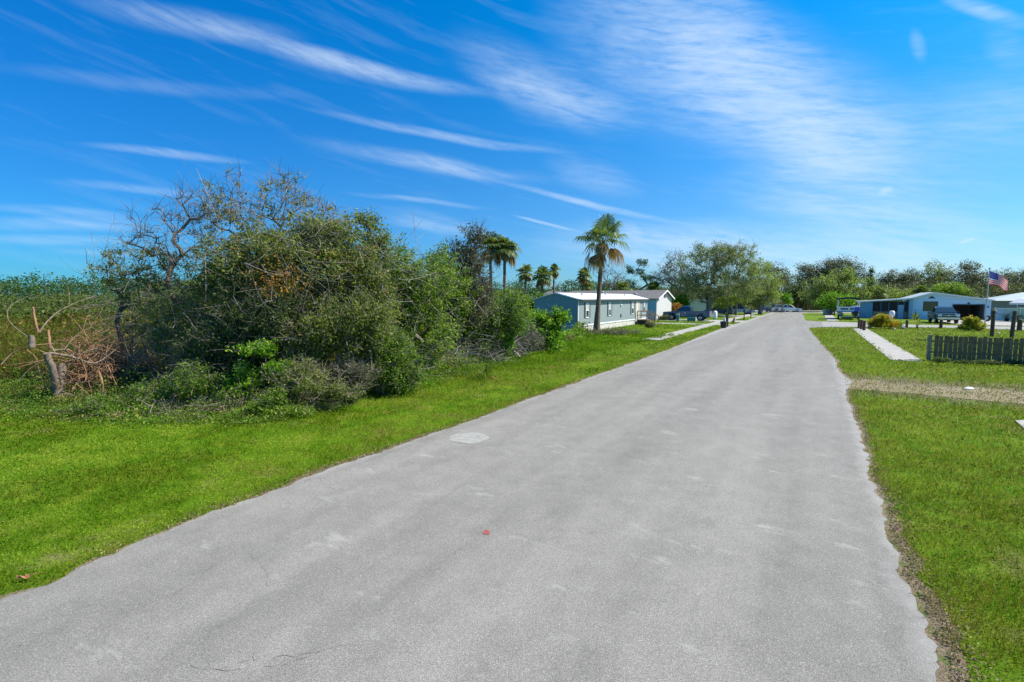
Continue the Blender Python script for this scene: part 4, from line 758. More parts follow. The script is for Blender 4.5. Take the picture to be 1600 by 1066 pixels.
# reeds
n_ = 190000; aa = np.radians(rng.uniform(-58, -2, n_)); dd = 13 * (95 / 13) ** rng.random(n_); x = dd * np.sin(aa); y = dd * np.cos(aa)
edge = 14.0 + .8 * (fbm(x, x * 0, .35, 7) - .5) * 2
ok = (y > edge) & (x < -4.5 + (y - 18) * .03) & ~((x > -9.5) & (y < 19)); x, y, dd = x[ok], y[ok], dd[ok]; n_ = len(x)
pn = fbm(x, y, .28, 17); sc_ = np.clip(dd / 15, 1, 6); hh = np.clip(.65 + 1.3 * (pn - .3), .35, 1.5) * rng.uniform(.5, 1.1, n_) * np.clip((y - 13.6) / 3, .35, 1) * np.where(dd > 40, 1.35, 1)
rb = MB(); rt = np.clip(.5 + (fbm(x, y, .6, 23) - .5) * 1.5 + rng.normal(size=n_) * .22, 0, 1)
q = rng.random(n_) < .6
rb.blades(np.c_[x[q], y[q], np.zeros(q.sum())], hh[q], (.022 * sc_)[q], rt[q], .28)
q = ~q; rb.leaves(np.c_[x[q], y[q], hh[q] * rng.uniform(.25, .9, q.sum())], (.085 * sc_ * rng.uniform(.6, 1.3, n_))[q], np.clip(rt[q] + .1, 0, 1), .3, 1.9)
tag(rb.build('marsh_reeds', 'reed'), 'brown and green reeds and rank growth covering the marsh at the left', 'reeds', kind='stuff')
# undergrowth along and inside the thicket foot, rough weeds along the left verge
def edge_y(x): return np.interp(x, [-16, -12.4, -8.3, -5.7, -4.5, -2.9, -1.2, .6, 3.2, 5.2], [12.9, 12.2, 11.3, 11.5, 13.4, 15.8, 20.2, 24.7, 30, 36.5])
nc = 1500; cx = np.where(rng.random(nc) < .7, rng.uniform(-17, -1.5, nc), rng.uniform(-2, 6, nc)); dp = -.35 + 3.2 * rng.random(nc) ** 1.3; cy = edge_y(cx) + dp; ch_ = np.clip(rng.gamma(2.2, .13, nc), .06, .95) * np.clip(.45 + dp * .5, .3, 1.2); cw = rng.uniform(.10, .38, nc)
cd = rng.random(nc); ub = MB()
for k, (lo_, hi_, up_) in enumerate(((0, .5, .35), (.5, .78, .3), (.78, .92, .6), (.92, 1.01, .2))):
    q = np.where((cd >= lo_) & (cd < hi_))[0]; per_ = 95; ii = np.repeat(q, per_); z = ch_[ii] * rng.random(len(ii)) ** .8; spread_ = cw[ii] * (1.05 - .5 * z / np.maximum(ch_[ii], .01))
    X_ = cx[ii] + rng.normal(size=len(ii)) * spread_; Y_ = cy[ii] + rng.normal(size=len(ii)) * spread_; ub.leaves(np.c_[X_, Y_, z + .015], .048 * np.clip(Y_ / 13, 1, 3) * rng.uniform(.5, 1.5, len(ii)), np.clip(.45 + np.repeat(rng.normal(size=len(q)) * .22, per_) + rng.normal(size=len(ii)) * .15, 0, 1), up_, 1.8, mi=k)
tag(ub.build('undergrowth', ['leaf_green', 'leaf_olive', 'leaf_bright', 'litter']), 'tangle of low green weeds and vines along the foot of the thicket', 'undergrowth', kind='stuff')
n_ = 60000; s_ = rng.uniform(10, 40, n_); t_ = rng.uniform(-17, -8.4, n_); x, y = S(s_, t_); pn = fbm(x, y, .6, 41)
lim = edge_y(x); ok = (y < lim + 1.5) & (t_ < -9.2 - (pn - .5) * 2.4) & (pn > .42); x, y, pn = x[ok], y[ok], pn[ok]; n_ = len(x); wb = MB(); sc_ = np.clip(y / 16, 1, 3)
hh = rng.uniform(.08, .34, n_) * (pn + .4); q = rng.random(n_) < .5
wb.blades(np.c_[x[q], y[q], np.zeros(q.sum())], hh[q] * 1.2, (.010 * sc_)[q], np.clip(pn[q] * .8 + rng.normal(size=q.sum()) * .2, 0, 1), .5)
q = ~q; wb.leaves(np.c_[x[q], y[q], hh[q] * .8], (.045 * sc_)[q], np.clip(pn[q] + .1 + rng.normal(size=q.sum()) * .15, 0, 1), .5)
tag(wb.build('verge_weeds', 'grass'), 'rough knee-high weeds and yellowing tufts between the thicket and the mown verge', 'weeds', kind='stuff')
# dry brush tangles
def brush(label, spots, seed, mat, n_=700, r0=.006, L=(.4, 1.1), flat=.5):
    r = np.random.default_rng(seed); b_ = MB()
    for (x, y, hw, hz) in spots:
        g_ = G(x, y); k = g_[1] / F; cnt = n_
        for i in range(cnt):
            c = np.array([g_[0] + r.normal() * hw * k * .55, g_[1] + .5 + r.normal() * .5, abs(r.normal()) * hz * k * .7 + .03]); dv = r.normal(size=3); dv[2] *= flat; dv /= np.linalg.norm(dv); l = r.uniform(*L)
            m = c + r.normal(size=3) * .06 * l; a = c - dv * l / 2; e_ = c + dv * l / 2; a[2] = max(a[2], .01); e_[2] = max(e_[2], .02)
            rr = r0 * r.uniform(.4, 1.6); b_.tube([a, m, e_], [rr, rr * .9, rr * .5], 3, cap=False)
    return tag(b_.build('dry_brush', mat), label, 'brush', kind='stuff')
brush('tangle of dry purple-grey twigs and brush below the dark oak', [(690, 578, 40, 30), (745, 572, 40, 28), (790, 562, 28, 22)], 3, 'bark_grey', 480, .008)
brush('dry grey-brown twigs caught in the front edge of the thicket', [(330, 650, 50, 16), (480, 640, 55, 20), (270, 648, 45, 14), (430, 640, 40, 20)], 4, 'bark', 260, .005, (.25, .7))
brush('heap of reddish-brown dead twigs behind the broken stump', [(120, 626, 40, 62), (150, 618, 36, 56), (185, 615, 34, 40)], 6, 'bark_red', 520, .009, (.35, 1.2), .8)
brush('grey tangle of dead twigs between the stump and the thicket', [(170, 600, 40, 60), (230, 610, 40, 60), (290, 625, 40, 50)], 7, 'bark', 420, .006, (.35, 1.0), .8)
# thin dry vines and bare shoots through the thicket
def vines(label, n_, seed, mat):
    r = np.random.default_rng(seed); b_ = MB()
    for i in range(n_):
        x = r.uniform(140, 790); Y = np.interp(x, [140, 400, 600, 790], [14.8, 13.2, 14.2, 20.5]) + r.uniform(-.5, 1.6); ytop = np.interp(x, [140, 220, 350, 460, 600, 700, 790], [430, 330, 300, 300, 370, 400, 400]); y = r.uniform(ytop, 590); c = np.array([XA(x, Y), Y, HT(y, Y)])
        if c[2] < .2: continue
        l = r.uniform(.4, 1.7); dv = np.array([r.normal(), r.normal() * .5, r.normal() * .8 + .2]); dv /= np.linalg.norm(dv); cur = r.normal(size=3) * .25 * l; P = [c + dv * l * (t - .5) + cur * (4 * (t - .5) ** 2) for t in np.linspace(0, 1, 6)]
        P = np.array(P); P[:, 2] = np.maximum(P[:, 2], .05); rr = r.uniform(.003, .009); b_.tube(P, np.linspace(rr, rr * .4, 6), 3, cap=False)
    return tag(b_.build('dry_vines', mat), label, 'vines', kind='stuff')
vines('pale dry vines and bare shoots threading all through the roadside thicket', 900, 77, 'bark_grey')
# broken stump with fallen limbs
def P3(x, y, Y): return (XA(x, Y), Y, HT(y, Y))
root = thing('dead_tree', 'broken dead tree stump with pale bent fallen limbs at the left end of the thicket', 'tree', (XA(82, 13.3), 13.3, 0))
o0 = np.array([XA(82, 13.3), 13.3, 0])
def limb(name, pts, r0, r1, mat, par=root, k=8):
    P = np.array([P3(*p) for p in pts]) - o0; t_ = np.linspace(0, 1, len(P)); tt_ = np.linspace(0, 1, len(P) * 4)
    Q = np.stack([np.interp(tt_, t_, P[:, i]) for i in range(3)], 1); Q[1:-1] = (Q[:-2] + Q[1:-1] * 2 + Q[2:]) / 4; Q[1:-1] = (Q[:-2] + Q[1:-1] * 2 + Q[2:]) / 4; Q[1:-1] += rng.normal(size=Q[1:-1].shape) * min(r0, .03) * .16
    b_ = MB(); b_.tube(Q, np.linspace(r0, r1, len(Q)), k); return b_.build(name, mat, par, smooth=True)
limb('trunk', [(80, 640, 13.3), (82, 612, 13.3), (88, 590, 13.35), (92, 568, 13.4)], .13, .10, 'bark_dead', k=11)
limb('trunk', [(81, 620, 13.35), (78, 595, 13.2), (76, 575, 13.1), (68, 552, 13.0)], .10, .075, 'bark_dead', k=11)
limb('limb', [(46, 542, 13.1), (47, 524, 13.1)], .075, .07, 'bark_dead', k=10)
for pts, r0 in (([(72, 552, 13.1), (105, 556, 13.4), (140, 570, 13.7), (160, 560, 14), (178, 545, 14.2)], .05), ([(105, 558, 13.5), (130, 550, 13.8), (160, 540, 14.2)], .03), ([(78, 548, 13.2), (95, 545, 13.4), (118, 562, 13.7)], .04), ([(60, 520, 13.3), (75, 500, 13.6), (95, 485, 14), (122, 472, 14.4), (150, 462, 14.8)], .024),
                 ([(110, 482, 14.2), (130, 483, 14.5), (165, 478, 15)], .014), ([(46, 530, 13.3), (25, 515, 13.6), (12, 500, 13.9), (12, 485, 14.2), (25, 472, 14.5), (50, 462, 14.8)], .014), ([(20, 596, 12.9), (35, 580, 13), (50, 570, 13.1), (66, 564, 13.2)], .016), ([(-5, 570, 13), (12, 553, 13.2), (40, 540, 13.4)], .018),
                 ([(82, 552, 13.2), (76, 538, 13.3), (88, 536, 13.3)], .02), ([(95, 548, 13.4), (120, 520, 14), (160, 505, 14.5), (175, 508, 14.8)], .013), ([(110, 475, 14.3), (112, 455, 14.5), (105, 440, 14.7)], .008), ([(88, 612, 13.2), (110, 620, 13.1), (122, 612, 13.2)], .022), ([(90, 600, 13.3), (130, 596, 13.6), (155, 596, 14)], .016)):
    limb('limb', pts, r0 * .9, r0 * .3, 'bark_dead', k=6)
for i, (pts, r0) in enumerate((([(118, 560, 13.9), (120, 535, 13.9)], .03), ([(152, 614, 13.4), (152, 596, 13.4), (148, 580, 13.5)], .03), ([(58, 520, 14), (55, 500, 14), (53, 480, 14.1)], .025), ([(75, 545, 13.7), (74, 515, 13.8)], .03))): 
    limb('snag', pts, r0 * 1.3, r0, 'bark_red', k=6)
# ================================================================== BUILDINGS
def part(name, b_, mats, par, smooth=False): return b_.build(name, mats, par, smooth)
def bx(c0, c1, b_=None, mi=0):
    b_ = b_ or MB(); c0 = np.array(c0, float); c1 = np.array(c1, float); b_.box((c0 + c1) / 2, np.abs(c1 - c0), mi=mi); return b_
# --- teal mobile home; local x: towards road, y: along road
mh = thing('mobile_home', 'long teal mobile home with white metal roof and patchy skirting behind the big palm', 'house', (*S(36.9, -16.5), 0), ROADROT)
W_, L_ = 4.1, 19.6
part('wall', bx((-.06, 0, .62), (0, L_, 2.74)), 'teal_siding_long', mh); 
e_ = MB(); pr = [(-W_, .62), (-.062, .62), (-.062, 2.74), (-W_ / 2, 3.28), (-W_, 2.74)]; e_.extr(pr, .0, .06); part('wall', e_, 'teal_siding_end', mh)
e_ = MB(); e_.extr(pr, L_ - .06, L_); part('wall', e_, 'teal_siding_end', mh); part('wall', bx((-W_, .062, .62), (-W_ + .06, L_ - .062, 2.74)), 'teal_siding_long', mh)
sk_ = MB(); bx((-.07, .03, 0), (-.02, L_ - .03, .58), sk_); bx((-W_ + .02, .02, 0), (-.075, .06, .58), sk_); part('skirting', sk_, 'skirting', mh)
tr_ = MB(); bx((.0, -.02, .56), (.03, L_ + .02, .66), tr_); bx((-W_, -.03, .58), (-.02, -.002, .64), tr_); bx((.002, -.03, .66), (.03, .06, 2.7), tr_); part('trim', tr_, 'trim_white', mh)
rf = MB(); rf.extr([(-W_ / 2, 3.36), (.24, 2.78), (.24, 2.71), (-W_ / 2, 3.30)], -.12, L_ + .12); rf.extr([(-W_ / 2, 3.358), (-W_ - .2, 2.78), (-W_ - .2, 2.71), (-W_ / 2, 3.298)], -.12, L_ + .12)
ro = part('roof', rf, 'metal_roof', mh); 
for y_ in (3.5, 9.2, 15.1): vb = MB(); vb.lathe((-1.2, y_, 3.1), [(.07, 0), (.07, .22), (.12, .22), (.12, .28), (.001, .3)], 8); part('vent_pipe', vb, 'galvanised', ro)
fa = MB(); bx((.24, -.12, 2.66), (.27, L_ + .12, 2.80), fa); part('gutter', fa, 'shutter', mh)
def win(par, face, a0, a1, z0, z1, shut=0.0, fm='trim_white', gm_='glass', mull=True, blind=None, dark='shutter', off=0.0):
    """window on the plane x=0 (face 'x') or y=0 facing -y (face 'y')"""
    f_ = MB(); t_ = .06
    def B(p0, p1, q0, q1, d0, d1, b_):
        if face == 'x': bx((off + d0, p0, q0), (off + d1, p1, q1), b_)
        else: bx((p0, off - d1, q0), (p1, off - d0, q1), b_)
    B(a0, a1, z0, z0 + t_, .002, .05, f_); B(a0, a1, z1 - t_, z1, .002, .05, f_); B(a0, a0 + t_, z0 + t_, z1 - t_, .003, .048, f_); B(a1 - t_, a1, z0 + t_, z1 - t_, .003, .048, f_)
    if mull: B(a0 + t_, a1 - t_, (z0 + z1) / 2 - .025, (z0 + z1) / 2 + .025, .004, .042, f_)
    w_ = f_.build('window', fm, par)
    g_ = MB(); B(a0 + t_, a1 - t_, z0 + t_, z1 - t_, .0025, .018, g_); g_.build('pane', gm_, w_)
    if blind: g_ = MB(); B(a0 + t_ * 1.2, a1 - t_ * 1.2, z0 + (z1 - z0) * .52, z1 - t_ * 1.2, .019, .024, g_); g_.build('blind', 'blind', w_)
    if shut:
        for p in (a0 - shut - .02, a1 + .02):
            s_ = MB(); B(p, p + shut, z0, z1, .002, .035, s_); s_.build('shutter', dark, par)
for a0, a1 in ((1.55, 2.25), (6.95, 7.6), (13.75, 14.5)): win(mh, 'x', a0, a1, 1.22, 2.5, .28, blind=True)
win(mh, 'x', 18.0, 18.55, 1.4, 2.5, .15, blind=True)
part('door', bx((.002, 15.25, .66), (.045, 16.1, 2.58)), 'door_cream', mh); part('door', bx((.046, 16.12, .66), (.07, 16.35, 2.55)), 'white_siding', mh)
dl = MB(); dl.box((.06, 10.4, 2.2), (.12, .25, .14), tilt=.4); part('wall_lamp', dl, 'trim_white', mh); part('vent_cover', bx((.002, 10.3, .98), (.03, 10.65, 1.3)), 'shutter', mh)
st_ = thing('front_steps', 'grey wooden steps with sloping handrails at the mobile home door', 'steps', (*S(52.3, -16.42), 0), ROADROT, )
b_ = MB(); bx((.05, -.1, .5), (1.15, 1.3, .58), b_); 
part('landing', b_, 'old_wood', st_)
for i in range(3): part('tread', bx((1.15 + i * .28, 0, .38 - i * .16), (1.43 + i * .28, 1.2, .44 - i * .16)), 'old_wood', st_)
for y_ in (-.06, 1.26):
    b_ = MB()
    for xx, z_ in ((.1, 1.5), (1.12, 1.5), (2.0, .95)): bx((xx - .04, y_ - .04, 0), (xx + .04, y_ + .04, z_), b_)
    b_.tube([(.1, y_, 1.5), (1.12, y_, 1.5), (2.02, y_, .97)], .045, 4); b_.tube([(.1, y_, 1.05), (1.12, y_, 1.05), (2.02, y_, .5)], .035, 4); part('handrail', b_, 'old_wood', st_)
b_ = MB(); bx((.06, -.02, .03), (1.1, 1.22, .49), b_); part('base_panel', b_, 'dark_void', st_)
# --- white gabled house
h2 = thing('gabled_house', 'white gabled house with long grey shingle roof beyond the teal mobile home', 'house', (*S(63.7, -17.4), 0), ROADROT)
W2, D2 = 7.7, 17.5
b_ = MB(); b_.extr([(0, 0), (W2, 0), (W2, 2.82), (W2 / 2, 3.86), (0, 2.82)], -.1, 0, 'x'); part('wall', b_, 'white_siding', h2)
b_ = MB(); bx((-D2, .0, 0), (-.102, .1, 2.8), b_); part('wall', b_, 'blue_siding_and_shade', h2); b_ = MB(); bx((-D2, W2 - .1, 0), (-.102, W2, 2.8), b_); part('wall', b_, 'white_siding', h2)  # near side wall is white too; its shade is put in as blue colour
b_ = MB(); b_.extr([(0, 0), (W2, 0), (W2, 2.82), (W2 / 2, 3.86), (0, 2.82)], -D2, -D2 + .1, 'x'); part('wall', b_, 'white_siding', h2)
b_ = MB(); b_.extr([(W2 / 2, 4.0), (-.35, 2.85), (-.35, 2.75), (W2 / 2, 3.9)], -D2 - .3, .35, 'x'); b_.extr([(W2 / 2, 3.998), (W2 + .35, 2.85), (W2 + .35, 2.75), (W2 / 2, 3.898)], -D2 - .3, .35, 'x'); r2 = part('roof', b_, 'shingle', h2)
b_ = MB(); b_.extr([(W2 / 2, 4.01), (-.36, 2.86), (-.36, 2.68), (W2 / 2, 3.84)], .352, .39, 'x'); b_.extr([(W2 / 2, 4.01), (W2 + .36, 2.86), (W2 + .36, 2.68), (W2 / 2, 3.84)], .353, .391, 'x'); part('bargeboard', b_, 'trim_white', h2)
for xx, zz in ((-3.2, 3.45), (-8.1, 3.75), (-12, 3.6)):
    b_ = MB(); b_.lathe((xx, 1.6 if xx < -4 else 1.2, zz - .3), [(.14, 0), (.14, .28), (.24, .3), (.2, .42), (.001, .46)], 10); part('roof_vent', b_, 'galvanised', r2)
b_ = MB(); b_.extr([(W2 / 2 - .45, 2.95), (W2 / 2 + .45, 2.95), (W2 / 2 + .45, 3.2), (W2 / 2, 3.5), (W2 / 2 - .45, 3.2)], .002, .03, 'x'); part('gable_vent', b_, 'shutter', h2)
win(h2, 'y', -9, -8, 1.1, 2.3, 0, blind=True)
pl('shrub', 'brownish flower bush at the foot of the white gable wall', 'shrub', 1041, 64, [(1041, 497, 8, 5)], 60, 40, .12, 'leaf_grey', seed=301, trunk_r=.03, trunk_h=.1, stems=3, sig=.14, parts=SH, tint=(.5, 1))
pl('shrub', 'vivid orange flowering bush behind the nose of the blue pickup', 'shrub', 1057, 71, [(1057, 482, 8, 7), (1051, 487, 5, 6)], 80, 45, .16, 'leaf_orange', seed=302, trunk_r=.05, trunk_h=.5, stems=4, sig=.2, parts=SH)
pl('tree', 'bright green small tree behind the cab of the blue pickup', 'tree', 1064, 76, [(1064, 469, 9, 9), (1069, 478, 7, 7), (1058, 473, 6, 6)], 110, 45, .2, 'leaf_bright', seed=303, trunk_r=.1, trunk_h=1.2, sig=.25, tint=(0, .9))
# --- blue house
bh = thing('blue_house', 'pale blue low-gabled house with screened porch and open dark garage', 'house', (*S(87, 5.8), 0), ROADROT)
sx_ = lambda t: t - 5.8
D3 = 9.0
b_ = MB(); a0, a1, g0, g1 = sx_(11.6), sx_(19.6), sx_(15.9), sx_(18.9); pk = sx_(13.7); zl, zr = 2.9, 2.58
tl = lambda x: (zl + (3.58 - zl) * (x - a0) / (pk - a0)) if x < pk else 3.58 + (zr - 3.58) * (x - pk) / (a1 - pk)
b_.add([(a0, 0, 0), (g0, 0, 0), (g0, 0, tl(g0)), (pk, 0, 3.58), (a0, 0, zl)], [(0, 1, 2, 2), (0, 2, 3, 3), (0, 3, 4, 4)]); b_.add([(g0, 0, 1.98), (g1, 0, 1.98), (g1, 0, tl(g1)), (g0, 0, tl(g0))], [(0, 1, 2, 3)]); b_.add([(g1, 0, 0), (a1, 0, 0), (a1, 0, zr), (g1, 0, tl(g1))], [(0, 1, 2, 3)])
b_.add([(a0, 0, 0), (a0, D3, 0), (a0, D3, zl), (a0, 0, zl)], [(0, 1, 2, 3)]); b_.add([(a1, 0, 0), (a1, D3, 0), (a1, D3, zr), (a1, 0, zr)], [(0, 1, 2, 3)]); b_.add([(a0, D3, 0), (a1, D3, 0), (a1, D3, zr), (pk, D3, 3.58), (a0, D3, zl)], [(0, 1, 2, 2), (0, 2, 3, 3), (0, 3, 4, 4)])
part('wall', b_, 'blue_wall', bh)
b_ = MB(); bx((g0, 6, .03), (g1, 6.1, 2.3), b_); bx((g0 - .1, .02, .03), (g0, 6, 2.3), b_); bx((g1, .02, .03), (g1 + .1, 6, 2.3), b_); bx((g0, .02, 2.31), (g1, 6, 2.4), b_); ga = part('garage_interior', b_, 'house_grey', bh)
b_ = MB(); bx((g0 + .2, 5, .04), (g0 + 1.2, 5.8, 1.5), b_); bx((g0 + 1.4, 4.6, .04), (g0 + 2.2, 5.6, .9), b_); part('stored_boxes', b_, 'brick_red', ga)
b_ = MB(); bx((g0 - .1, -.04, 0), (g0 + .02, -.003, 2.02), b_); bx((g1 - .02, -.04, 0), (g1 + .1, -.003, 2.02), b_); bx((g0 - .1, -.05, 1.98), (g1 + .1, -.006, 2.1), b_); part('garage_frame', b_, 'shutter', bh)
b_ = MB(); bx((sx_(17.3), -.12, 2.14), (sx_(17.5), -.01, 2.32), b_); part('wall_lamp', b_, 'black_plastic', bh)
b_ = MB(); b_.lathe((sx_(19.25), -.03, 1.75), [(.001, -.02), (.17, -.02), (.17, .02), (.001, .02)], 14, ax='y'); part('wall_ornament', b_, 'deep_blue', bh)
b_ = MB(); b_.add([(sx_(13.15), -.02, 2.85), (sx_(14.05), -.02, 2.85), (sx_(13.6), -.02, 3.2), (sx_(13.15), -.002, 2.85), (sx_(14.05), -.002, 2.85), (sx_(13.6), -.002, 3.2)], [(0, 1, 2, 2), (0, 1, 4, 3), (1, 2, 5, 4), (2, 0, 3, 5)]); part('gable_vent', b_, 'shutter', bh)
win(bh, 'y', sx_(12.75), sx_(14.3), 1.12, 2.45, 0, fm='shutter', mull=False)
# main roof + porch roof
b_ = MB(); b_.extr([(pk, 3.72), (a0 - .3, zl + .02), (a0 - .3, zl - .08), (pk, 3.60)], -.4, D3 + .3); b_.extr([(pk, 3.718), (a1 + .25, zr + .08), (a1 + .25, zr - .02), (pk, 3.598)], -.4, D3 + .3); part('roof', b_, 'roof_pale', bh)
b_ = MB(); b_.extr([(a0 - .32, zl - .01), (-.5, 2.46), (-.5, 2.34), (a0 - .32, zl - .14)], -.3, 6.5); part('porch_roof', b_, 'roof_pale', bh)
b_ = MB(); b_.extr([(pk, 3.73), (a0 - .32, zl + .03), (a0 - .32, zl - .14), (pk, 3.56)], -.45, -.405); b_.extr([(pk, 3.73), (a1 + .27, zr + .1), (a1 + .27, zr - .06), (pk, 3.56)], -.452, -.407); b_.extr([(a0 - .34, zl + .0), (-.52, 2.47), (-.52, 2.3), (a0 - .34, zl - .17)], -.35, -.305); part('fascia', b_, 'trim_white', bh)
b_ = MB(); bx((0, 0, 0), (sx_(7.15), .08, 2.32), b_); bx((0, .09, 0), (.08, 5.5, 2.3), b_); part('storage_wall', b_, 'deep_blue_siding', bh)
b_ = MB(); bx((sx_(7.15), 5.4, 0), (a0, 5.5, 2.4), b_); part('porch_wall', b_, 'deep_blue', bh)
b_ = MB(); bx((sx_(7.2), .02, 0), (sx_(8.1), .08, 1.0), b_); part('porch_panel', b_, 'stone_brown' if False else 'house_grey', bh); b_ = MB(); bx((sx_(8.1), .02, .0), (sx_(10.0), .08, 1.02), b_); bx((sx_(10.7), .02, 0), (sx_(11.15), .08, 1.02), b_); part('porch_half_wall', b_, 'stone_brown', bh)
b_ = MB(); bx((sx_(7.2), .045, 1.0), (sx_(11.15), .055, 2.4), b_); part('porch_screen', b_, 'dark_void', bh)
for q in (8.1, 9.0, 10.0, 10.7, 11.15): b_ = bx((sx_(q) - .04, -.01, 1.0 if q != 10.7 and q != 10.0 else 0), (sx_(q) + .04, .04, 2.5)); part('porch_post', b_, 'deep_blue', bh)
b_ = MB(); bx((sx_(10.05), .0, .02), (sx_(10.65), .03, 1.95), b_); part('porch_door', b_, 'blue_siding_and_shade', bh)
b_ = MB(); bx((sx_(11.2), -.35, 0), (a0 - .002, .1, 2.72), b_); part('corner_column', b_, 'blue_siding_and_shade', bh)
# --- white privacy fence and grey house behind
pf = thing('privacy_fence', 'tall pale blue-white privacy fence running from the garage to the right edge', 'fence', (*S(86.6, 19.9), 0), ROADROT)
b_ = MB()
for i in range(40): bx((i * .3, 0, .02), (i * .3 + .29, .03, 1.62), b_)
part('panel', b_, 'blue_paint', pf); b_ = MB(); bx((0, -.02, 1.56), (12, -.001, 1.64), b_); part('top_rail', b_, 'trim_white', pf)
for i in range(6): b_ = MB(); bx((i * 2.35 - .06, -.07, 0), (i * 2.35 + .06, -.022, 1.72), b_); part('post', b_, 'trim_white', pf)
gh = thing('grey_house', 'grey house with pale hipped roof behind the pale privacy fence', 'house', (*S(98, 22), 0), ROADROT)
part('wall', bx((0, 0, 0), (15, 8, 2.55)), 'house_grey', gh)
b_ = MB(); b_.add([(-.5, -.5, 2.52), (15.5, -.5, 2.52), (15.5, 8.5, 2.52), (-.5, 8.5, 2.52), (4.2, 4, 3.75), (10.5, 4, 3.75)], [(0, 1, 5, 4), (1, 2, 5, 5), (2, 3, 4, 5), (3, 0, 4, 4), (0, 3, 2, 1)]); part('roof', b_, 'roof_pale', gh)
win(gh, 'y', 2.8, 4.0, .9, 2.2, 0); win(gh, 'y', 7.5, 9.0, .9, 2.2, 0)
# patio umbrella (white canopy) at the right edge
um = thing('patio_umbrella', 'white patio umbrella at the right edge above the privacy fence', 'umbrella', (XA(1606, 60), 60, 0))
b_ = MB(); b_.lathe((0, 0, 0), [(1.75, 2.32), (.9, 2.85), (.05, 3.15)], 8); part('canopy', b_, 'umbrella_white', um); b_ = MB(); b_.lathe((0, 0, 0), [(1.75, 2.32), (1.74, 2.1)], 8); part('valance', b_, 'umbrella_white', um)
b_ = MB(); b_.tube([(0, 0, 0), (0, 0, 3.1)], .03, 8); part('pole', b_, 'galvanised', um)
# --- far small houses, fence
fh = thing('far_house', 'small white house with teal gable half hidden behind trees at the street end', 'house', (XA(1184, 118), 118, 0), ROADROT)
part('wall', bx((0, 0, 0), (7, 6, 2.7)), 'white_siding', fh); b_ = MB(); b_.extr([(-.4, 2.7), (3.5, 4.4), (7.4, 2.7)], -.3, 6.3); part('roof', b_, 'white_paint', fh); win(fh, 'y', 1.2, 2.2, 1, 2.1)
fs = thing('far_shed', 'little pinkish shed behind the parked cars at the street end', 'shed', (XA(1217, 112), 114, 0), ROADROT)
part('wall', bx((0, 0, 0), (2.4, 2.4, 2.1)), 'brick_red', fs); b_ = MB(); b_.extr([(-.2, 2.1), (1.2, 2.9), (2.6, 2.1)], -.2, 2.6); part('roof', b_, 'white_paint', fs)
wf = thing('white_panel_fence', 'short white panel fence seen above the blue pickup bed', 'fence', (XA(1070, 92), 92, 0), ROADROT)
b_ = MB(); bx((0, 0, .6), (4.2, .05, 2.6), b_); part('panel', b_, 'white_paint', wf); b_ = MB()
for i in range(3): bx((i * 2.0, -.06, 0), (i * 2.0 + .1, -.002, 2.65), b_)
part('posts', b_, 'trim_white', wf)
# ---------------------------------------------------------------- wooden fences
def picket_fence(name, label, org, rz, L, h, pw, gap, seed, mat='old_wood', lean=.02, post_first=True, irregular=.03, railz=(.35, .78)):
    r = np.random.default_rng(seed); root = thing(name, label, 'fence', (*org, 0), rz); x = .16; b_ = MB()
    while x < L:
        hh = h + r.uniform(-irregular, irregular); a = r.normal() * lean; w2 = pw * r.uniform(.9, 1.06)
        v = np.array([(0, -.01, .03), (w2, -.01, .03), (w2, .012, .03), (0, .012, .03), (0, -.01, hh - .03), (w2, -.01, hh - .03), (w2, .012, hh - .03), (0, .012, hh - .03), (w2 * .2, -.01, hh), (w2 * .8, -.01, hh), (w2 * .8, .012, hh), (w2 * .2, .012, hh)])
        v[:, 0] += a * v[:, 2]; v[:, 1] += r.normal() * .006; v += (x, 0, 0)
        b_.add(v, [(0, 3, 2, 1), (0, 1, 5, 4), (1, 2, 6, 5), (2, 3, 7, 6), (3, 0, 4, 7), (4, 5, 9, 8), (7, 6, 10, 11), (5, 6, 10, 9), (4, 7, 11, 8), (8, 9, 10, 11)]); x += pw + gap + r.uniform(0, .012)
    b_.build('pickets', mat, root); b_ = MB()
    for q in railz: bx((.05, .03, h * q - .04), (L, .07, h * q + .04), b_)
    b_.build('rail', mat, root)
    xx = 0.0
    while xx < L + .1:
        b_ = MB(); bx((xx - .075, .0 if xx == 0 else .075, 0), (xx + .075, .15 if xx == 0 else .175, h + (.03 if xx == 0 else -.05)), b_); b_.build('post', 'old_wood_pale' if xx == 0 else mat, root); xx += 2.4
    return root
fe = picket_fence('picket_fence', 'weathered grey picket fence with a paler end post on the right lawn', S(29.4, 4.65), ROADROT, 9.5, 1.17, .145, .014, 4, lean=.007)
b_ = MB(); bx((-.5, .04, .93), (-.075, .10, .97), b_); b_.build('bracket', 'old_wood', fe)
picket_fence('board_fence', 'long weathered board fence closing the end of the street', (XA(1207, 116), 116), 0, 22, 2.05, .2, .012, 9, mat='piling', irregular=.04)
pl('shrub', 'dark creeping weeds along the foot of the picket fence', 'weeds', 1540, 20.9, [(1475, 563, 16, 4), (1510, 567, 18, 4), (1550, 571, 20, 4), (1590, 574, 18, 4)], 150, 22, .05, 'leaf_dark', seed=401, trunk_r=.01, trunk_h=.04, stems=9, sig=.09, parts=SH, minz=.02, depth=.25)
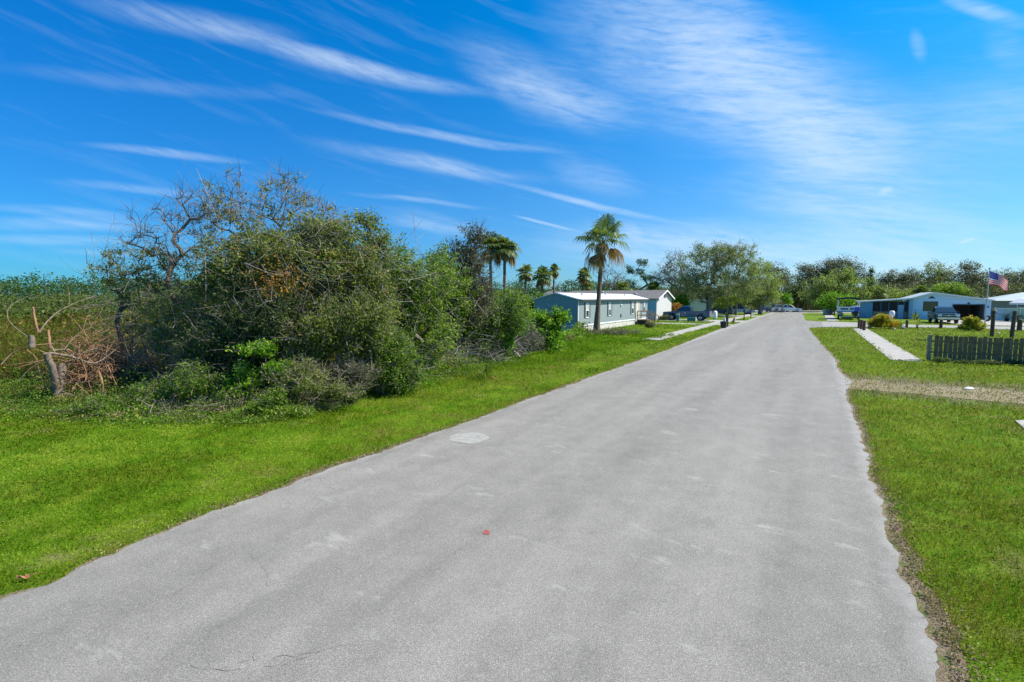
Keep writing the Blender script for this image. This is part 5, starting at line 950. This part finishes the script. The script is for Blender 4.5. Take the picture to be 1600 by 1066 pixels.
# pilings on the lawn
def piling(label, px_, Y, h, r_, z_=0, rope=False, plantlet=None, lean=0.0):
    root = thing('wooden_piling', label, 'post', (XA(px_, Y), Y, 0), random.uniform(0, 6)); root['group'] = 'old wooden pilings edging the lawn'
    b_ = MB(); b_.tube([(0, 0, -.05), (lean * .5, 0, h * .5), (lean, 0, h)], [r_ * 1.04, r_, r_ * .97], 12); b_.build('post', 'piling', root, False)
    b_ = MB(); b_.lathe((lean, 0, h - .0), [(r_ * .99, -.05), (r_ * 1.02, -.01), (r_ * .8, .012), (.001, .014)], 12); b_.build('cap', 'old_wood', root)
    return root
piling('leftmost of three short wooden pilings clustered by the sidewalk end', 1342.5, 46.2, .92, .10)
piling('middle one of three short wooden pilings clustered by the sidewalk end', 1346.5, 45.0, .90, .10)
piling('rightmost and nearest of three short wooden pilings by the sidewalk end', 1351, 43.5, .90, .115)
piling('short dark piling between the orange croton and the spiky plant', 1437.5 - 20, 47.6, .75, .11)
piling('short piling standing directly in front of the parked teal truck', 1471, 46.5, .86, .13)
piling('tall rope-topped piling left of its twin behind the picket fence', 1552, 36.5, 1.98, .12, lean=-.02)
piling('tall leaning piling right of its twin behind the picket fence', 1583, 35.5, 1.98, .12, lean=.06)
piling('short piling crowned with a small plant at the right edge', 1594, 43, 1.0, .17)
rp = MB(); q0 = np.array([XA(1552, 36.5), 36.5, 1.95]); q1 = np.array([XA(1583, 35.5), 35.5, 1.9])
tt_ = np.linspace(0, 1, 14)
for A_, B_, sag in ((q0, q1, .28), (q1, np.array([XA(1625, 36), 36, 1.9]), .25)):
    P = A_ + (B_ - A_) * tt_[:, None]; P[:, 2] -= sag * 4 * tt_ * (1 - tt_); rp.tube(P, .014, 5)
tag(rp.build('sagging_rope', 'rope'), 'thin dark rope sagging between the two tall pilings', 'rope')
for q, lb in ((q0, 'small curly air plant tied on the left tall piling'), (np.array([XA(1594, 43), 43, 1.0]), 'small leafy plant on top of the short piling at the right edge')):
    rosette('air_plant', lb, 'plant', (q[0], q[1]), 16, .34, .012, 'leaf_grey', 7, base_z=q[2] + .0, elmin=10, elmax=85, bend=.5)
# ---------------------------------------------------------------- garden plants
pl('croton_bush', 'large yellow and orange croton bush beside the three short pilings', 'bush', 1379, 46.3, [(1379, 503, 18, 9), (1366, 508, 10, 6), (1395, 507, 11, 6), (1378, 497, 12, 6)], 190, 48, .12, 'leaf_croton', seed=411, trunk_r=.05, trunk_h=.25, stems=6, sig=.14, up=.4, parts=SH, tint=(.05, 1), minz=.15)
pl('croton_bush', 'yellow-orange croton bush with green base in front of the garage', 'bush', 1519, 43, [(1519, 506, 15, 9), (1508, 512, 9, 5), (1531, 511, 9, 6), (1517, 500, 9, 5)], 160, 46, .11, 'leaf_croton', seed=412, trunk_r=.05, trunk_h=.25, stems=6, sig=.14, up=.4, parts=SH, tint=(0, .85), minz=.12)
rosette('agave', 'blue-green agave beside the large croton bush', 'plant', (XA(1405, 47), 47), 30, .95, .07, 'leaf_palm', 41, elmin=12, bend=.15)
rosette('spiky_plant', 'small pale spiky plant with arching leaves right of the agave', 'plant', (XA(1434, 47), 47), 18, 1.15, .045, 'leaf_palm', 42, elmin=25, trunk=.15, bend=.35, tint=(.6, 1))
rosette('spiky_plant', 'low dark cycad against the blue house wall under the window', 'plant', (XA(1430, 64), 64), 26, 1.5, .09, 'leaf_dark', 43, elmin=15, bend=.3)
for k, (a, Yy, rr, lb) in enumerate(((1361, 47.5, .22, 'pale boulder left of the large croton bush'), (1398, 45.2, .16, 'small pale stone right of the large croton bush'), (1412, 46, .2, 'pale rock between the agave and the dark piling'), (1532, 43.2, .2, 'pale rock at the foot of the garage croton'), (1561, 39.5, .16, 'pale stone between the two tall pilings'))):
    r = np.random.default_rng(k + 60); b_ = MB(); b_.lathe((0, 0, 0), [(rr * 1.0, -.02), (rr * 1.12, rr * .3), (rr * .8, rr * .75), (rr * .3, rr * .98), (.001, rr)], 9); 
    o = b_.build('garden_rock', 'concrete'); o.location = (XA(a, Yy), Yy, 0); o.rotation_euler = (0, 0, k); o.scale = (1.2, .8, .9)
    for v in o.data.vertices: v.co += Vector(r.normal(size=3) * rr * .09)
    tag(o, lb, 'rock', 'rocks edging the planting beds')
# white urn
ur = thing('garden_urn', 'white garden urn on a pedestal behind the large croton bush', 'urn', (XA(1393, 52), 52, 0)); b_ = MB(); b_.lathe((0, 0, 0), [(.16, 0), (.16, .12), (.08, .2), (.07, .75)], 12); part('pedestal', b_, 'white_paint', ur)
b_ = MB(); b_.lathe((0, 0, 0), [(.07, .75), (.2, .95), (.27, 1.25), (.22, 1.5), (.16, 1.55), (.001, 1.5)], 14); part('bowl', b_, 'white_paint', ur, True)
# tyre and planters along the white fence
b_ = MB(); a_ = np.arange(25) * 2 * math.pi / 24; b_.tube([(.30 * math.cos(q), 0, .42 + .30 * math.sin(q)) for q in a_], .105, 8); o = b_.build('tyre_planter', 'rubber', smooth=True); o.location = (XA(1542.5, 60), 60, 0); tag(o, 'black tyre standing upright against the garage wall', 'tyre')
for k, (a, Yy, lb) in enumerate(((1573, 61, 'dark potted plant against the pale privacy fence'), (1593, 60, 'dark potted shrub near the right edge by the privacy fence'))):
    t = thing('potted_plant', lb, 'potted plant', (XA(a, Yy), Yy, 0)); b_ = MB(); b_.lathe((0, 0, 0), [(.18, 0), (.26, .38), (.28, .4), (.24, .4), (.22, .34), (.001, .33)], 12); part('pot', b_, 'black_plastic', t)
    b_ = MB(); P = rng.normal(size=(160, 3)) * (.2, .2, .18) + (0, 0, .62); b_.leaves(P, .12, rng.random(160)); part('foliage', b_, 'leaf_dark', t); b_ = MB(); b_.tube([(0, 0, .33), (.02, 0, .6)], .02, 5); part('stem', b_, 'bark', t)
# ---------------------------------------------------------------- flag
fp = thing('flagpole', 'tall silver flagpole beside the garage', 'flagpole', (XA(1539.5, 55.5), 55.5, 0)); b_ = MB(); b_.tube([(0, 0, 0), (0, 0, 3), (0, 0, 6.15)], [.07, .06, .045], 10); part('pole', b_, 'galvanised', fp)
b_ = MB(); b_.lathe((0, 0, 6.15), [(.001, 0), (.08, .03), (.11, .1), (.08, .17), (.001, .2)], 10); part('finial', b_, 'chrome', fp)
fl = thing('american_flag', 'American flag with stars and stripes streaming from the silver flagpole', 'flag', (XA(1539.5, 55.5) + .07, 55.5, 6.05))
NX, NZ = 39, 13; hw_, hz_ = 3.0, 1.5
def fpt(u, v):   # u along fly, v down the hoist
    x_ = u * hw_ * .90; y_ = .16 * math.sin(u * 7.5 + v * 1.2) * (.25 + u) + u * .35; z_ = -v * hz_ * (1 - .22 * u) - u ** 1.1 * 1.22 - .05 * math.sin(u * 9 + 1)
    return (x_, y_, z_)
ms_ = {'flag_red': MB(), 'flag_white': MB(), 'flag_blue': MB()}
for j in range(NZ):
    for i in range(NX):
        u0, u1, v0, v1 = i / NX, (i + 1) / NX, j / NZ, (j + 1) / NZ; k = 'flag_blue' if (j < 7 and i < 16) else ('flag_red' if j % 2 == 0 else 'flag_white')
        ms_[k].add([fpt(u0, v0), fpt(u1, v0), fpt(u1, v1), fpt(u0, v1)], [(0, 1, 2, 3)])
for rr_ in range(9):
    for cc in range(6 if rr_ % 2 == 0 else 5):
        u = (cc * 2 + (1 if rr_ % 2 == 0 else 2)) / 12 * 16 / NX; v = (rr_ + 1) / 10 * 7 / 13; c = np.array(fpt(u, v)); s_ = .035
        st = []
        for q in range(10): a = math.pi / 2 + q * math.pi / 5; R_ = s_ if q % 2 == 0 else s_ * .4; st.append(c + np.array([R_ * math.cos(a), -.008, R_ * math.sin(a)]))
        ms_.setdefault('stars', MB()).poly(st); ms_['stars'].poly([p + np.array([0, .016, 0]) for p in st])
ms_['flag_blue'].build('canton', 'flag_blue', fl); ms_['flag_red'].build('red_stripes', 'flag_red', fl); ms_['flag_white'].build('white_stripes', 'flag_white', fl); ms_['stars'].build('stars', 'flag_white', fl)
# ---------------------------------------------------------------- vehicles (nose +x)
def wheel(root, x, y, r_, wd=.25, s=1):
    b_ = MB(); b_.lathe((x, y, r_), [(r_ * .62, -wd / 2), (r_ * .95, -wd / 2), (r_, -wd / 3), (r_, wd / 3), (r_ * .95, wd / 2), (r_ * .62, wd / 2)], 20, ax='y'); w_ = b_.build('wheel', 'rubber', root, True)
    b_ = MB(); b_.lathe((x, y + s * wd * .36, r_), [(.001, .03 * s), (r_ * .2, .03 * s), (r_ * .25, 0), (r_ * .55, -.02 * s), (r_ * .64, .03 * s), (r_ * .66, -.0 * s)], 14, ax='y'); b_.build('rim', 'rim', w_)
def arch_profile(x0, x1, zb, top, wheels, r_):
    """closed side profile: bottom with wheel arches, then the top line"""
    pts = [(x0, zb)]
    for wx in sorted(wheels):
        pts += [(wx + r_ * math.cos(a), zb + .02 + r_ * math.sin(a) * .98) for a in np.linspace(math.pi, 0, 9)]
    pts.append((x1, zb)); return pts + top
def tri_extr(b_, prof, y0, y1, mi=0, topin=0.0, ztop=1.0):
    import bmesh
    bm = bmesh.new(); vs = [bm.verts.new((a, 0, z)) for a, z in prof]; f = bm.faces.new(vs); r = bmesh.ops.triangulate(bm, faces=[f]); bm.verts.index_update(); bm.faces.ensure_lookup_table()
    tri = [tuple(v.index for v in q.verts) for q in bm.faces]; bm.free(); n_ = len(prof); V = [(a, y0, z) for a, z in prof] + [(a, y1, z) for a, z in prof]
    Fq = [(i, (i + 1) % n_, n_ + (i + 1) % n_, n_ + i) for i in range(n_)] + [(a, c, b2, b2) for a, b2, c in tri] + [(a + n_, b2 + n_, c + n_, c + n_) for a, b2, c in tri]; b_.add(V, Fq, .5, mi)
def pickup(label, loc, rz, paint):
    t = thing('pickup_truck', label, 'truck', (*loc, .035), rz); W = .98; wh = (-1.75, 1.85); r_ = .40
    body = MB(); tri_extr(body, arch_profile(-2.85, 2.9, .48, [(2.92, .80), (2.86, 1.08), (1.55, 1.18), (1.25, 1.20), (-.62, 1.22), (-.62, .95), (-2.8, .95), (-2.85, .95)], wh, .50), -W, W)
    bx((-2.85, -W, .951), (-.62, -W + .09, 1.22), body); bx((-2.85, W - .09, .951), (-.62, W, 1.22), body); bx((-2.85, -W + .091, .952), (-2.78, W - .091, 1.22), body)
    bo = body.build('body', paint, t); mo = bo.modifiers.new('b', 'BEVEL'); mo.width = .035; mo.segments = 2; mo.limit_method = 'ANGLE'
    cab = MB(); wl, wt = W - .03, W - .22
    def ring(z, xa, xb, w_): return [(xa, -w_, z), (xb, -w_, z), (xb, w_, z), (xa, w_, z)]
    V = ring(1.2, -.62, 1.35, wl) + ring(1.80, -.40, .55, wt) + ring(1.86, -.30, .42, wt - .1); cab.add(V, [(0, 1, 5, 4), (1, 2, 6, 5), (2, 3, 7, 6), (3, 0, 4, 7), (4, 5, 9, 8), (5, 6, 10, 9), (6, 7, 11, 10), (7, 4, 8, 11), (8, 9, 10, 11)]); cb_ = cab.build('cab', paint, t)
    # glass panels slightly proud of the cab
    def lerp(a, b_, f_): return np.array(a) + (np.array(b_) - np.array(a)) * f_
    for s in (-1, 1):
        A_, B_, C_, D_ = (-.62, s * wl, 1.2), (1.35, s * wl, 1.2), (.55, s * wt, 1.8), (-.40, s * wt, 1.8)
        for f0, f1 in ((.06, .45), (.49, .90)):
            q = [lerp(lerp(A_, B_, f0), lerp(D_, C_, f0), .08), lerp(lerp(A_, B_, f1), lerp(D_, C_, f1), .08), lerp(lerp(A_, B_, f1), lerp(D_, C_, f1), .90), lerp(lerp(A_, B_, f0), lerp(D_, C_, f0), .90)]
            g_ = MB(); g_.add([p + np.array([0, s * .012, .004]) for p in q], [(0, 1, 2, 3)]); g_.build('side_window', 'glass', t)
    g_ = MB(); g_.add([(1.30 + .02, -wl + .08, 1.25), (1.30 + .02, wl - .08, 1.25), (.62 + .02, wt - .05, 1.77), (.62 + .02, -wt + .05, 1.77)], [(0, 1, 2, 3)]); g_.build('windscreen', 'glass', t)
    g_ = MB(); g_.add([(-.63, -wl + .15, 1.28), (-.63, wl - .15, 1.28), (-.45, wt - .12, 1.74), (-.45, -wt + .12, 1.74)], [(0, 1, 2, 3)]); g_.build('rear_window', 'glass', t)
    g_ = MB(); bx((2.87, -.55, .80), (2.95, .55, 1.05), g_); gr = g_.build('grille', 'black_plastic', t); g_ = MB(); bx((2.951, -.5, .90), (2.97, .5, .95), g_); bx((2.951, -.08, .86), (2.972, .08, .99), g_); g_.build('badge_bar', 'chrome', gr)
    for s in (-1, 1):
        g_ = MB(); bx((2.80, s * .57, .84), (2.94, s * .93, 1.04), g_); g_.build('headlight', 'lamp_glass', t); g_ = MB(); bx((-2.87, s * .80, .80), (-2.8, s * .97, 1.15), g_); g_.build('tail_light', 'tail_lamp', t)
        g_ = MB(); bx((.95, s * 1.0, 1.22), (1.12, s * 1.20, 1.42), g_); g_.build('wing_mirror', 'black_plastic', t)
        for wx in wh: wheel(t, wx, s * .86, r_, .27, s)
        g_ = MB(); 
        for hx in (.1, .85): bx((hx - .09, s * (W + .002), 1.0), (hx + .09, s * (W + .03), 1.04), g_)
        g_.build('door_handle', 'chrome', bo)
    g_ = MB(); bx((2.88, -.95, .50), (3.05, .95, .70), g_); g_.build('front_bumper', 'chrome', t); g_ = MB(); bx((-3.0, -.92, .50), (-2.86, .92, .68), g_); g_.build('rear_bumper', 'chrome', t)
    g_ = MB(); bx((3.051, -.16, .54), (3.06, .16, .66), g_); g_.build('licence_plate', 'white_paint', t)
    g_ = MB(); bx((-2.6, -.7, .36), (2.6, .7, .52), g_); g_.build('chassis', 'black_plastic', t)
    return t
pickup('blue pickup truck parked side-on under the live oak', S(66.0, -14.0), math.radians(180) - ANG, 'truck_blue')
pickup('teal-grey pickup truck parked nose outward before the blue house', S(75.3, 12.9), math.radians(270) - ANG, 'truck_teal')
def sedan(label, loc, rz, paint, L=4.6, hgt=1.45, suv=False, group=None):
    t = thing('parked_car', label, 'car', (*loc, .03), rz, group); W = .9; h2_ = L / 2; wh = (-L * .29, L * .30)
    b_ = MB(); bz = .88 if not suv else 1.0; tri_extr(b_, arch_profile(-h2_, h2_, .24, [(h2_ + .02, .55), (h2_ - .15, bz - .18), (L * .17, bz), (-L * .34, bz + .02), (-h2_ + .05, bz - .04), (-h2_, .5)], wh, .37), -W, W); bo = b_.build('body', paint, t); mo = bo.modifiers.new('b', 'BEVEL'); mo.width = .05; mo.segments = 2; mo.limit_method = 'ANGLE'
    zt = hgt if not suv else 1.75; xa, xb, xc, xd = (-L * .40, L * .20, L * .04, -L * .24) if not suv else (-L * .47, L * .2, L * .06, -L * .42)
    V = [(xa, -W + .04, bz), (xb, -W + .04, bz), (xb, W - .04, bz), (xa, W - .04, bz), (xd, -W + .2, zt), (xc, -W + .2, zt), (xc, W - .2, zt), (xd, W - .2, zt)]
    b_ = MB(); b_.add(V, [(0, 1, 5, 4), (1, 2, 6, 5), (2, 3, 7, 6), (3, 0, 4, 7)]); b_.build('windows', 'glass', t)
    b_ = MB(); bx((xd - .04, -W + .18, zt), (xc + .04, W - .18, zt + .05), b_)
    for s in (-1, 1):
        for (a, c) in ((V[1], V[5]), (V[0], V[4])): b_.tube([(a[0], s * (abs(a[1]) + .01), a[2]), (c[0], s * (abs(c[1]) + .01), c[2])], .035, 4)
        b_.tube([((xa + xb) / 2, s * (W - .02), bz), ((xc + xd) / 2, s * (W - .19), zt)], .03, 4)
    b_.build('roof', paint, t)
    for s in (-1, 1):
        for wx in wh: wheel(t, wx, s * (W - .11), .33, .22, s)
        g_ = MB(); bx((h2_ - .16, s * .5, .55), (h2_ + .025, s * .85, .70), g_); g_.build('headlight', 'lamp_glass', t); g_ = MB(); bx((-h2_ - .015, s * .55, .62), (-h2_ + .1, s * .86, .78), g_); g_.build('tail_light', 'tail_lamp', t)
    return t
CG = 'cars parked along the far part of the street'
sedan('dark navy suv parked leftmost at the street end', (XA(1202, 104), 104), math.radians(15), 'car_navy', 4.8, suv=True, group=CG)
sedan('silver car parked in the middle of the row at the street end', (XA(1216, 103), 103), math.radians(8), 'car_silver', 4.6, group=CG)
sedan('white car parked rightmost at the street end under the lime green tree', (XA(1231, 102), 102), math.radians(-8), 'car_white', 4.6, group=CG)
sedan('charcoal suv parked behind the tail of the blue pickup', (XA(1122, 84), 84), math.radians(150), 'car_navy', 4.7, suv=True, group=CG)
sedan('white hatchback parked in the shade right of the thin street pole', (XA(1158, 90), 90), math.radians(-20), 'car_white', 4.2, group=CG)
# --- pontoon boat on trailer
bt_ = thing('pontoon_boat', 'white and blue pontoon boat with dark canopy parked on a trailer', 'boat', (*S(82.6, 4.0), 0), math.radians(270) - ANG)
for s in (-1, 1): b_ = MB(); b_.tube([(-3.0, s * .85, .72), (2.4, s * .85, .72), (2.95, s * .85, .86), (3.1, s * .85, .98)], [.28, .28, .16, .03], 12); part('pontoon', b_, 'galvanised', bt_, True)
part('deck', bx((-3, -1.22, 1.0), (2.9, 1.22, 1.08)), 'house_grey', bt_)
b_ = MB(); bx((-2.9, -1.2, 1.09), (2.6, -1.15, 1.75), b_); bx((-2.9, 1.15, 1.09), (2.6, 1.2, 1.75), b_); bx((2.6, -1.2, 1.09), (2.65, 1.2, 1.75), b_); part('side_panels', b_, 'white_paint', bt_)
b_ = MB(); bx((2.652, -.95, 1.34), (2.67, -.1, 1.56), b_); bx((2.652, .1, 1.34), (2.67, .55, 1.56), b_); part('decal_stripes', b_, 'car_navy', bt_); b_ = MB(); bx((2.653, .6, 1.12), (2.672, 1.18, 1.7), b_); part('blue_panel', b_, 'marine_blue', bt_)
b_ = MB(); bx((1.4, -1.0, 1.09), (2.4, -.4, 1.72), b_); bx((1.4, .2, 1.09), (2.4, 1.0, 1.85), b_); part('seats', b_, 'white_paint', bt_); b_ = MB(); bx((.8, -.3, 1.1), (1.3, .3, 1.95), b_); part('cushions', b_, 'orange_seat', bt_)
b_ = MB()
for s in (-1, 1):
    for xx in (-1.0, 2.2): b_.tube([(xx, s * 1.17, 1.7), (xx, s * 1.19, 2.85)], .035, 6)
part('canopy_frame', b_, 'trim_white', bt_); b_ = MB()
for i in range(8):
    y0_, y1_ = -1.3 + i * .325, -1.3 + (i + 1) * .325; zf = lambda y_: 2.88 + .16 * (1 - (y_ / 1.3) ** 2); b_.add([(-1.3, y0_, zf(y0_)), (2.5, y0_, zf(y0_)), (2.5, y1_, zf(y1_)), (-1.3, y1_, zf(y1_)), (-1.3, y0_, zf(y0_) - .24), (2.5, y0_, zf(y0_) - .24), (2.5, y1_, zf(y1_) - .24), (-1.3, y1_, zf(y1_) - .24)], [(0, 1, 2, 3), (4, 7, 6, 5), (1, 5, 6, 2), (0, 3, 7, 4)])
part('canopy', b_, 'black_plastic', bt_)
b_ = MB(); bx((2.75, .55, .55), (3.15, 1.0, 1.15), b_); bx((2.9, .7, .25), (3.05, .85, .6), b_); part('outboard_motor', b_, 'black_plastic', bt_)
tl_ = thing('boat_trailer', 'galvanised two-wheeled trailer carrying the pontoon boat', 'trailer', (*S(82.6, 4.0), 0), math.radians(270) - ANG)
b_ = MB()
for s in (-1, 1): bx((-2.6, s * .75 - .05, .36), (3.0, s * .75 + .05, .44), b_)
bx((-2.55, -.7, .36), (-2.45, .7, .43), b_); bx((2.9, -1.1, .40), (3.0, 1.1, .48), b_); bx((.5, -1.1, .30), (.6, 1.1, .36), b_); part('frame', b_, 'galvanised', tl_)
for s in (-1, 1): wheel(tl_, 1.9, s * 1.12, .33, .2, s)
# ---------------------------------------------------------------- street furniture
mb = thing('black_bin', 'black bin topped by a small white box at the left kerb', 'bin', (XA(1131, 47), 47, 0), ROADROT)
b_ = MB(); b_.add([(-.22, -.22, .02), (.22, -.22, .02), (.22, .22, .02), (-.22, .22, .02), (-.27, -.27, .62), (.27, -.27, .62), (.27, .27, .62), (-.27, .27, .62)], [(0, 3, 2, 1), (0, 1, 5, 4), (1, 2, 6, 5), (2, 3, 7, 6), (3, 0, 4, 7), (4, 5, 6, 7)]); part('body', b_, 'black_plastic', mb); part('lid', bx((-.28, -.28, .621), (.28, .28, .66)), 'black_plastic', mb)
b_ = MB(); bx((-.05, -.1, .661), (.14, .1, 1.0), b_); part('white_box', b_, 'white_paint', mb)
sp_ = thing('street_pole', 'thin tall dark street pole beside the black bin under the live oak', 'pole', (XA(1136, 49), 49, 0)); b_ = MB(); b_.tube([(0, 0, 0), (0, 0, 4.6)], .04, 8); part('pole', b_, 'piling', sp_); b_ = MB(); bx((-.09, -.09, 0), (.09, .09, 1.25), b_); part('base_post', b_, 'piling', sp_)
def mailbox(label, px_, Y, hh=1.1):
    t = thing('mailbox', label, 'mailbox', (XA(px_, Y), Y, 0), ROADROT); t['group'] = 'mailboxes along the left kerb'; b_ = MB(); bx((-.06, -.06, 0), (.06, .06, hh), b_); part('post', b_, 'piling', t)
    b_ = MB(); b_.extr([(-.12, hh), (.12, hh), (.12, hh + .2), (.07, hh + .27), (-.07, hh + .27), (-.12, hh + .2)], -.1, .45); part('box', b_, 'black_plastic', t); b_ = MB(); bx((.122, .25, hh + .1), (.135, .29, hh + .34), b_); part('flag', b_, 'flag_red', t)
mailbox('black mailbox on a dark post, the nearer of two past the black bin', 1162.5, 64); mailbox('black mailbox on a dark post, the farther of two past the black bin', 1173, 72, 1.2)
b_ = MB(); b_.tube([(0, 0, -.02), (.05, 0, .3), (.12, 0, .62)], [.16, .12, .07], 7); b_.tube([(0, 0, .1), (-.28, 0, .22)], [.08, .05], 6); o = b_.build('tree_stump', 'bark_red'); o.location = (XA(1146, 57.5), 57.5, 0); tag(o, 'small jagged brown stump on the grass right of the thin street pole', 'stump')
t = thing('utility_pedestal', 'slim grey utility pedestal on the lawn near the front wheel of the blue pickup', 'utility box', (XA(1059, 60.5), 60.5, 0), ROADROT); part('body', bx((-.16, -.12, 0), (.16, .12, .78)), 'utility_teal', t); part('cap', bx((-.18, -.14, .781), (.18, .14, .98)), 'galvanised', t)
t = thing('utility_box', 'low teal utility box on the lawn in front of the blue pickup', 'utility box', (XA(1081, 60.5), 60.5, 0), ROADROT); part('body', bx((-.5, -.3, 0), (.46, .3, .52)), 'utility_teal', t); part('side_plate', bx((.461, -.28, 0), (.5, .3, .56)), 'concrete', t)
t = thing('gas_tank', 'white rounded tank standing at the tail of the blue pickup', 'tank', (XA(1117, 66), 66, 0)); b_ = MB(); b_.lathe((0, 0, 0), [(.001, .1), (.25, .12), (.28, .25), (.28, 1.0), (.2, 1.15), (.001, 1.2)], 14); part('tank', b_, 'white_paint', t, True); b_ = MB(); b_.lathe((0, 0, 0), [(.22, 0), (.22, .13)], 12); b_.lathe((0, 0, 0), [(.06, 1.18), (.06, 1.28), (.001, 1.29)], 8); part('valve', b_, 'galvanised', t)
for k, (a, Yy, mt, lb) in enumerate(((1288, 84, 'galvanised', 'pale grey wheeled bin left of the pair by the pontoon boat'), (1293.5, 83, 'utility_teal', 'teal-grey wheeled bin in the middle by the pontoon boat'), (1298, 82, 'black_plastic', 'black wheeled bin nearest the pontoon boat'))):
    t = thing('wheeled_bin', lb, 'bin', (XA(a, Yy), Yy, 0), ROADROT); t['group'] = 'wheeled bins by the far sidewalk'; b_ = MB(); b_.add([(-.22, -.26, .06), (.22, -.26, .06), (.22, .26, .06), (-.22, .26, .06), (-.29, -.34, .98), (.29, -.34, .98), (.29, .36, .98), (-.29, .36, .98)], [(0, 3, 2, 1), (0, 1, 5, 4), (1, 2, 6, 5), (2, 3, 7, 6), (3, 0, 4, 7), (4, 5, 6, 7)]); part('body', b_, mt, t); part('lid', bx((-.31, -.37, .981), (.31, .4, 1.05)), mt, t)
    for s in (-1, 1): b_ = MB(); b_.lathe((s * .26, .26, .1), [(.001, -.03), (.1, -.03), (.1, .03), (.001, .03)], 10, ax='x'); part('wheel', b_, 'rubber', t)
# small pale pebble on the gravel track
b_ = MB(); b_.lathe((0, 0, 0), [(.12, -.01), (.13, .04), (.06, .09), (.001, .1)], 7); o = b_.build('pale_stone', 'white_paint'); g_ = G(1514, 609); o.location = (g_[0], g_[1], .01); o.scale = (1.2, .7, .8); tag(o, 'white stone lying on the gravel track', 'stone')
